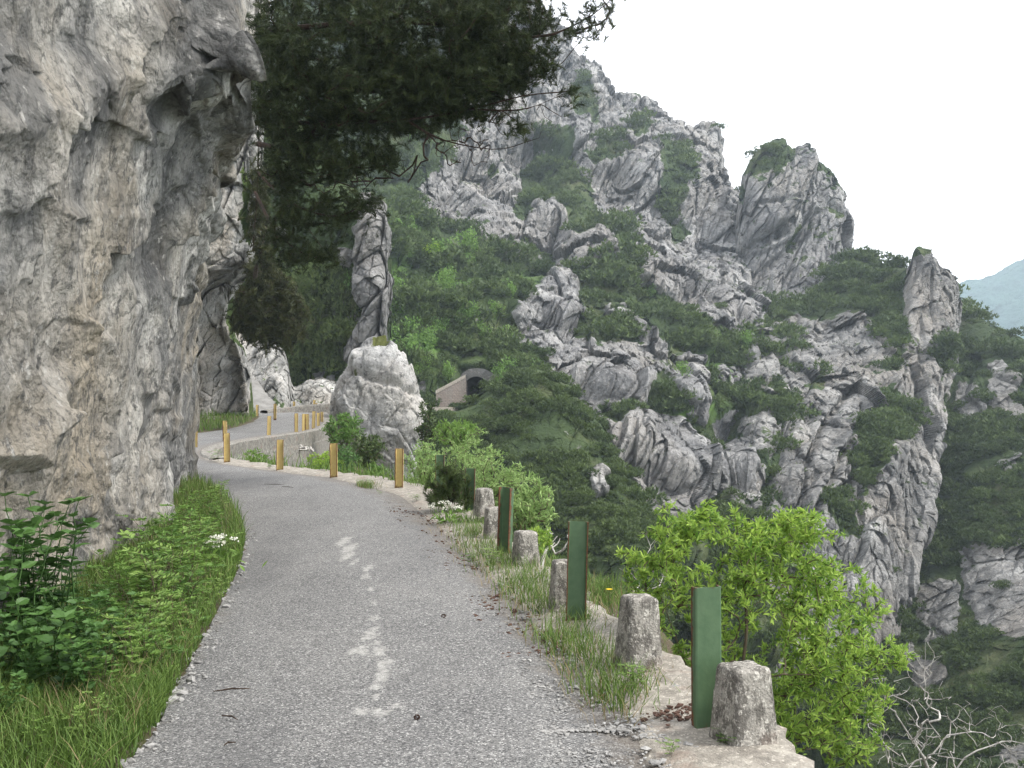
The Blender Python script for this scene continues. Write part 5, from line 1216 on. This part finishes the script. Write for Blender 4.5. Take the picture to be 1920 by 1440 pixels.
def weed(px, py, kind, h, j, label, group, Y=None, sc=1.0):
    if Y is None: Y = F*(EYE-.12)/(py-HY)
    x = (px-CX)/F*Y; e = empty('weed_plant', (x, Y, gz(x, Y)-.02)); h *= .7+.75*((j*7919) % 13)/12; e.scale = (h*sc, h*sc, h); e.rotation_euler = (.12*math.sin(j*5.1), .12*math.cos(j*3.7), j*1.9)
    tag(e, label, 'plant', group)
    s_, l_ = wm[kind][j % 3]; obj('stems', s_, None, e); obj('leaves', l_, None, e)
NL = 'dark broad-leaved nettle-like plant in the thicket at the left under the cliff'
for k, (x, y, h) in enumerate([(15, 1265, .85), (60, 1275, .8), (110, 1260, .7), (160, 1240, .62), (-30, 1280, .9), (40, 1215, .9), (95, 1205, .75), (150, 1190, .6), (200, 1215, .5), (-10, 1200, 1.0), (85, 1290, .55), (150, 1290, .45), (190, 1260, .42), (25, 1300, .6), (0, 1340, .4), (215, 1180, .5), (120, 1170, .55), (60, 1170, .8)]): weed(x, y, 'nettle', h, k, NL, 'nettle-like plants under the cliff')
PL = 'mid green feathery-leaved plant on the left verge between nettles and bend'
for k, (x, y, h) in enumerate([(255, 1180, .55), (290, 1190, .5), (320, 1170, .45), (275, 1140, .55), (330, 1130, .5), (300, 1105, .55), (350, 1110, .45), (375, 1080, .42), (345, 1070, .5), (240, 1150, .6), (370, 1050, .45), (260, 1240, .35), (310, 1225, .3), (230, 1290, .3), (390, 1040, .4), (360, 1030, .5), (380, 1000, .5), (400, 985, .4), (330, 1060, .5), (310, 1040, .5), (355, 985, .5), (365, 960, .5), (340, 1010, .5), (280, 1080, .55), (225, 1220, .45), (180, 1290, .35), (270, 1270, .25), (350, 1150, .35), (235, 1120, .6), (395, 1075, .35), (385, 960, .4)]): weed(x, y, 'pinnate', h*.95, k, PL, 'feathery plants on the left verge')
weed(412, 945, 'sprig', .62, 1, 'tall light green sprig standing at the verge where the road bends', None, sc=1.1)
weed(402, 930, 'sprig', .4, 2, 'short light green sprig at the verge just left of the tall one', None, sc=1.1)
for k, (x, y, h) in enumerate([(345, 1180, .35), (300, 1240, .3), (400, 1110, .3), (385, 1130, .3), (265, 1200, .45), (325, 1090, .5), (240, 1265, .35), (60, 1385, .3), (130, 1360, .3), (215, 1340, .25), (375, 1015, .45), (425, 1030, .3), (290, 1150, .5)]): weed(x, y, 'sprig', h*1.05, k, 'light green upright sprig among the darker plants of the left verge', 'light sprigs on the left verge')
# small plants at the right edge
for k, (x, y, h, l) in enumerate([(1262, 1425, .11, 'low green rosette at the foot of the nearest bollard on the concrete'), (1360, 1410, .10, 'dark green sprout right against the nearest bollard base'), (715, 930, .10, 'small grey-green weed on the pale shoulder near the nearest yellow post'), (780, 942, .14, 'low grey-green weed patch on the shoulder left of the sapling'),
    (1180, 1300, .20, 'dark little conifer-like seedling before the mottled bollard'), (880, 1062, .14, 'low light green weed at the grass edge before the sideways post'), (410, 866, .35, 'grassy green tuft at the foot of the leftmost near yellow post'), (505, 880, .16, 'flat weed on the road edge left of the second near yellow post'), (935, 1062, .22, 'leafy sprout at the foot of the sideways green post')]):
    Y = F*EYE/(y-HY); e = empty('weed_plant', ((x-CX)/F*Y, Y, .02)); e.scale = (h*1.5, h*1.5, h); tag(e, l, 'plant'); s_, l_ = wm['pinnate' if k % 2 else 'sprig'][k % 3]; obj('stems', s_, None, e); obj('leaves', l_, None, e)
# umbel flowers
def umbels(px, py, n, spread, h, label, seed, Y=None):
    rng = np.random.default_rng(seed); Y = Y or F*EYE/(py-HY); b = np.array([(px-CX)/F*Y, Y, 0.0])
    e = empty('umbel_plant', b); tag(e, label, 'plant'); st, fl, lf = MB(), MB(), MB()
    for k in range(n):
        t = np.array([rng.normal()*spread, rng.normal()*spread*.6, h*rng.uniform(.75, 1.1)])
        pts = cr(np.array([[t[0]*.3, t[1]*.3, 0], t*np.array([.6, .6, .6]), t]), 6); tube(st, pts, np.full(6, .0025), 4)
        m = 26; r = rng.uniform(.035, .055); q = rng.uniform(-1, 1, (m, 2)); q = q[(q**2).sum(1) < 1]*r
        p = np.concatenate([q, .012-(q**2).sum(1, keepdims=True)*6], 1)+t
        leaves(fl, p, rng.normal(size=p.shape)+np.array([0, 0, .3]), .022, LEAF_D, rng, rng.uniform(0, 1, len(p)), up=3, width=2)
    p = np.concatenate([rng.normal(size=(70, 2))*spread, rng.uniform(.02, h*.6, (70, 1))], 1)
    leaves(lf, p, rng.normal(size=p.shape)+np.array([0, 0, .6]), .09, LEAF_L, rng, rng.uniform(0, 1, 70), up=.8, width=1.3)
    st.build('stems', M['weed'], e); fl.build('flower_heads', M['white_fl'], e, False); lf.build('leaves', M['lightleaf'], e, False)
umbels(845, 985, 9, .14, .27, 'white umbel flowers at the foot of the pine sapling', 1)
umbels(408, 1062, 12, .12, .30, 'cream umbel flowers on the left verge hanging towards the road', 2, 9.6)
d_ = empty('dandelion', P(1140, 1130, 8.0)); tag(d_, 'single yellow dandelion behind the second green post', 'flower')
mb = MB(); tube(mb, [(0, 0, -.35), (0, 0, -.1), (.01, 0, .1)], [.002]*3, 4); mb.build('stem', M['weed'], d_)
mb = MB(); an = np.linspace(0, 6.28, 22); leaves(mb, np.tile([.01, 0, .1], (22, 1)), np.stack([np.cos(an), np.sin(an), .35+0*an], -1), .03, LEAF_D, rgg, .6, up=2, width=1); mb.build('flower_head', M['yel_fl'], d_)

# ---- stones, cones and debris --------------------------------------------------
def stones(name, xy, size, mat, label, rng, z=0.0, flat=.55):
    me = bmesh.new(); bmesh.ops.create_icosphere(me, subdivisions=1, radius=1); v0 = np.array([v.co[:] for v in me.verts]); f0 = np.array([[v.index for v in f.verts] for f in me.faces]); me.free()
    n = len(xy); s = size*rng.uniform(.3, 1, n)**1.5*1.6
    J = 1+rng.normal(size=(n, len(v0), 1))*.22; sc = rng.uniform(.55, 1.2, (n, 1, 3))*np.array([1, 1, flat])
    a = rng.uniform(0, 6.28, n); c_, s_ = np.cos(a)[:, None], np.sin(a)[:, None]
    V = v0[None]*J*sc*s[:, None, None]; x_, y_ = V[..., 0]*c_-V[..., 1]*s_, V[..., 0]*s_+V[..., 1]*c_
    V = np.stack([x_+xy[:, :1], y_+xy[:, 1:], V[..., 2]+z+s[:, None]*.12], -1)
    o = mk(name, V, (np.arange(n)[:, None, None]*len(v0)+f0[None]).reshape(-1, 3), mat, smooth=False); tag(o, label, 'gravel', kind='stuff')
stones('gravel', strip_pts(LE, 110, 4.2, 12, -.07, .08, -1, rgg, 0, 1.0), .028, M['stone'], 'white broken stones along the left asphalt edge', rgg)
stones('gravel', strip_pts(LE, 520, 4.2, 13, -.14, .14, -1, rgg, .45, 1.0), .011, M['stone'], 'small pale grit along the left asphalt edge', rgg, .005)
stones('gravel', strip_pts(RE, 2600, 4.2, 16, -.5, .12, 1, rgg, .35, 1.0), .0085, M['stone'], 'loose pale grit along the right side of the road', rgg, .014)
stones('gravel', strip_pts(RE, 160, 4.2, 14, -.1, .6, 1, rgg, .4, 1.0), .02, M['stone'], 'loose small stones on the right concrete edge', rgg, .02)
p = strip_pts(RE, 520, 6.5, 15, -.45, .25, 1, rgg, .5, .6); stones('debris', p, .014, M['cone'], 'brown cone scales and bark crumbs along the right road edge', rgg, .012)
p = np.concatenate([P(1270, 1338, 5.2)[None, :2]+rgg.normal(size=(70, 2))*np.array([.10, .06]), P(1300, 1330, 5.3)[None, :2]+rgg.normal(size=(40, 2))*np.array([.05, .05])]); stones('debris', p, .014, M['cone'], 'patch of reddish brown crumbs on the concrete edge by the tall green post', rgg, .042)
for k, (x, y) in enumerate([(832, 1165), (965, 1155), (1018, 1215), (893, 1075), (835, 985), (782, 1360), (868, 1050), (950, 1095)]):
    mb = MB(); rr = np.random.default_rng(k); n = 70; q = unit(rr.normal(size=(n, 3)))*np.array([1, .8, .7])
    leaves(mb, q*.011+np.array([0, 0, .011]), q+np.array([.5, 0, .2]), .010, LEAF_D, rr, .5, width=2)
    o = mb.build('pine_cone', M['cone']); Y = F*EYE/(y-HY); o.location = ((x-CX)/F*Y, Y, .03); o.rotation_euler = (0, 0, k); tag(o, 'small brown pine cone lying on the asphalt', 'pine cone', 'pine cones on the road')
for k, (x, y, L_) in enumerate([(435, 1305, .10), (432, 1358, .06), (515, 912, .22), (540, 917, .16), (430, 1408, .03)]):
    Y = F*EYE/(y-HY); mb = MB(); tube(mb, [(-L_, 0, 0), (0, .01, .004), (L_, -.01, 0)], [.003, .005, .002], 4); o = mb.build('fallen_twig', M['barkred']); o.location = ((x-CX)/F*Y, Y, .035); o.rotation_euler = (0, 0, [.3, -.5, -.35, -.6, .9][k])
    tag(o, 'short reddish twig lying on the near asphalt' if L_ < .2 else 'long reddish fallen twig on the asphalt at the bend', 'twig', 'twigs lying on the road')
# concrete block on the far inner verge
Y = 52; bm = bmesh.new(); bmesh.ops.create_cube(bm, size=1); bmesh.ops.scale(bm, vec=(1.0, .7, .62), verts=bm.verts); bmesh.ops.bevel(bm, geom=bm.edges[:], offset=.06, segments=2, affect='EDGES')
for v in bm.verts: v.co.x *= 1-.12*v.co.z
me = bpy.data.meshes.new('stone_block'); bm.to_mesh(me); bm.free(); o = obj('stone_block', me, M['bollard']); o.location = [float(c) for c in P(394, 792, Y)]; o.rotation_euler = (0, 0, .3); tag(o, 'pale squared stone block in the grass on the inner side of the far bend', 'stone')

# ================================================================== AIR, LIGHT, CAMERA
bm = bmesh.new(); bmesh.ops.create_cube(bm, size=1); me = bpy.data.meshes.new('haze'); bm.to_mesh(me); bm.free()
hz = obj('haze', me); hz.scale = (3440, 3440, 340); hz.location = (0, 0, 214-170.0); tag(hz, 'thin bluish haze filling the valley air', 'haze', kind='stuff')
hm = bpy.data.materials.new('haze_air'); hm.use_nodes = True; nt = hm.node_tree; nt.nodes.clear()
vo = nt.nodes.new('ShaderNodeVolumePrincipled'); out = nt.nodes.new('ShaderNodeOutputMaterial'); nt.links.new(vo.outputs[0], out.inputs['Volume'])
vo.inputs['Color'].default_value = (.76, .88, 1, 1); vo.inputs['Density'].default_value = .0003; vo.inputs['Anisotropy'].default_value = .1
me.materials.append(hm)

SUN = np.array([.72, -.22, .95]); SUN /= np.linalg.norm(SUN)
wd = bpy.data.worlds.new('World'); scene.world = wd; wd.use_nodes = True; nt = wd.node_tree; nt.nodes.clear()
sky = nt.nodes.new('ShaderNodeTexSky'); sky.sky_type = 'NISHITA'; sky.sun_disc = False; sky.sun_elevation = math.asin(SUN[2]); sky.sun_rotation = math.atan2(SUN[0], SUN[1]); sky.dust_density = 4; sky.air_density = 1
mx = nt.nodes.new('ShaderNodeMix'); mx.data_type = 'RGBA'; mx.inputs[0].default_value = .82; mx.inputs[7].default_value = (10.6, 10.8, 11.2, 1)
bg = nt.nodes.new('ShaderNodeBackground'); bg.inputs['Strength'].default_value = .1; wo = nt.nodes.new('ShaderNodeOutputWorld')
nt.links.new(sky.outputs[0], mx.inputs[6]); nt.links.new(mx.outputs[2], bg.inputs['Color']); nt.links.new(bg.outputs[0], wo.inputs['Surface'])
sl = bpy.data.lights.new('sun', 'SUN'); sl.energy = 1.5; sl.angle = R_(10); sl.color = (1, .96, .89)
so = bpy.data.objects.new('sun', sl); COL.objects.link(so); so.rotation_euler = Vector(SUN).to_track_quat('Z', 'Y').to_euler(); so.location = (20, -10, 40)
cam = bpy.data.cameras.new('camera'); cam.sensor_width = 36; cam.lens = 36*F/1920; cam.shift_y = (HY-720)/1920*1.0; cam.clip_end = 6000; cam.clip_start = .05
co = bpy.data.objects.new('camera', cam); COL.objects.link(co); co.location = (0, 0, EYE); co.rotation_euler = (R_(90), 0, 0); scene.camera = co
vs = scene.view_settings; vs.view_transform = 'Standard'; vs.look = 'None'; vs.exposure = 1.3; vs.gamma = 1; vs.use_curve_mapping = False
cy_ = scene.cycles; cy_.max_bounces = 5; cy_.diffuse_bounces = 3; cy_.glossy_bounces = 2; cy_.transmission_bounces = 4; cy_.volume_bounces = 1; cy_.transparent_max_bounces = 4
cy_.use_denoising = True; cy_.caustics_reflective = False; cy_.caustics_refractive = False; cy_.use_adaptive_sampling = True; cy_.adaptive_threshold = .01
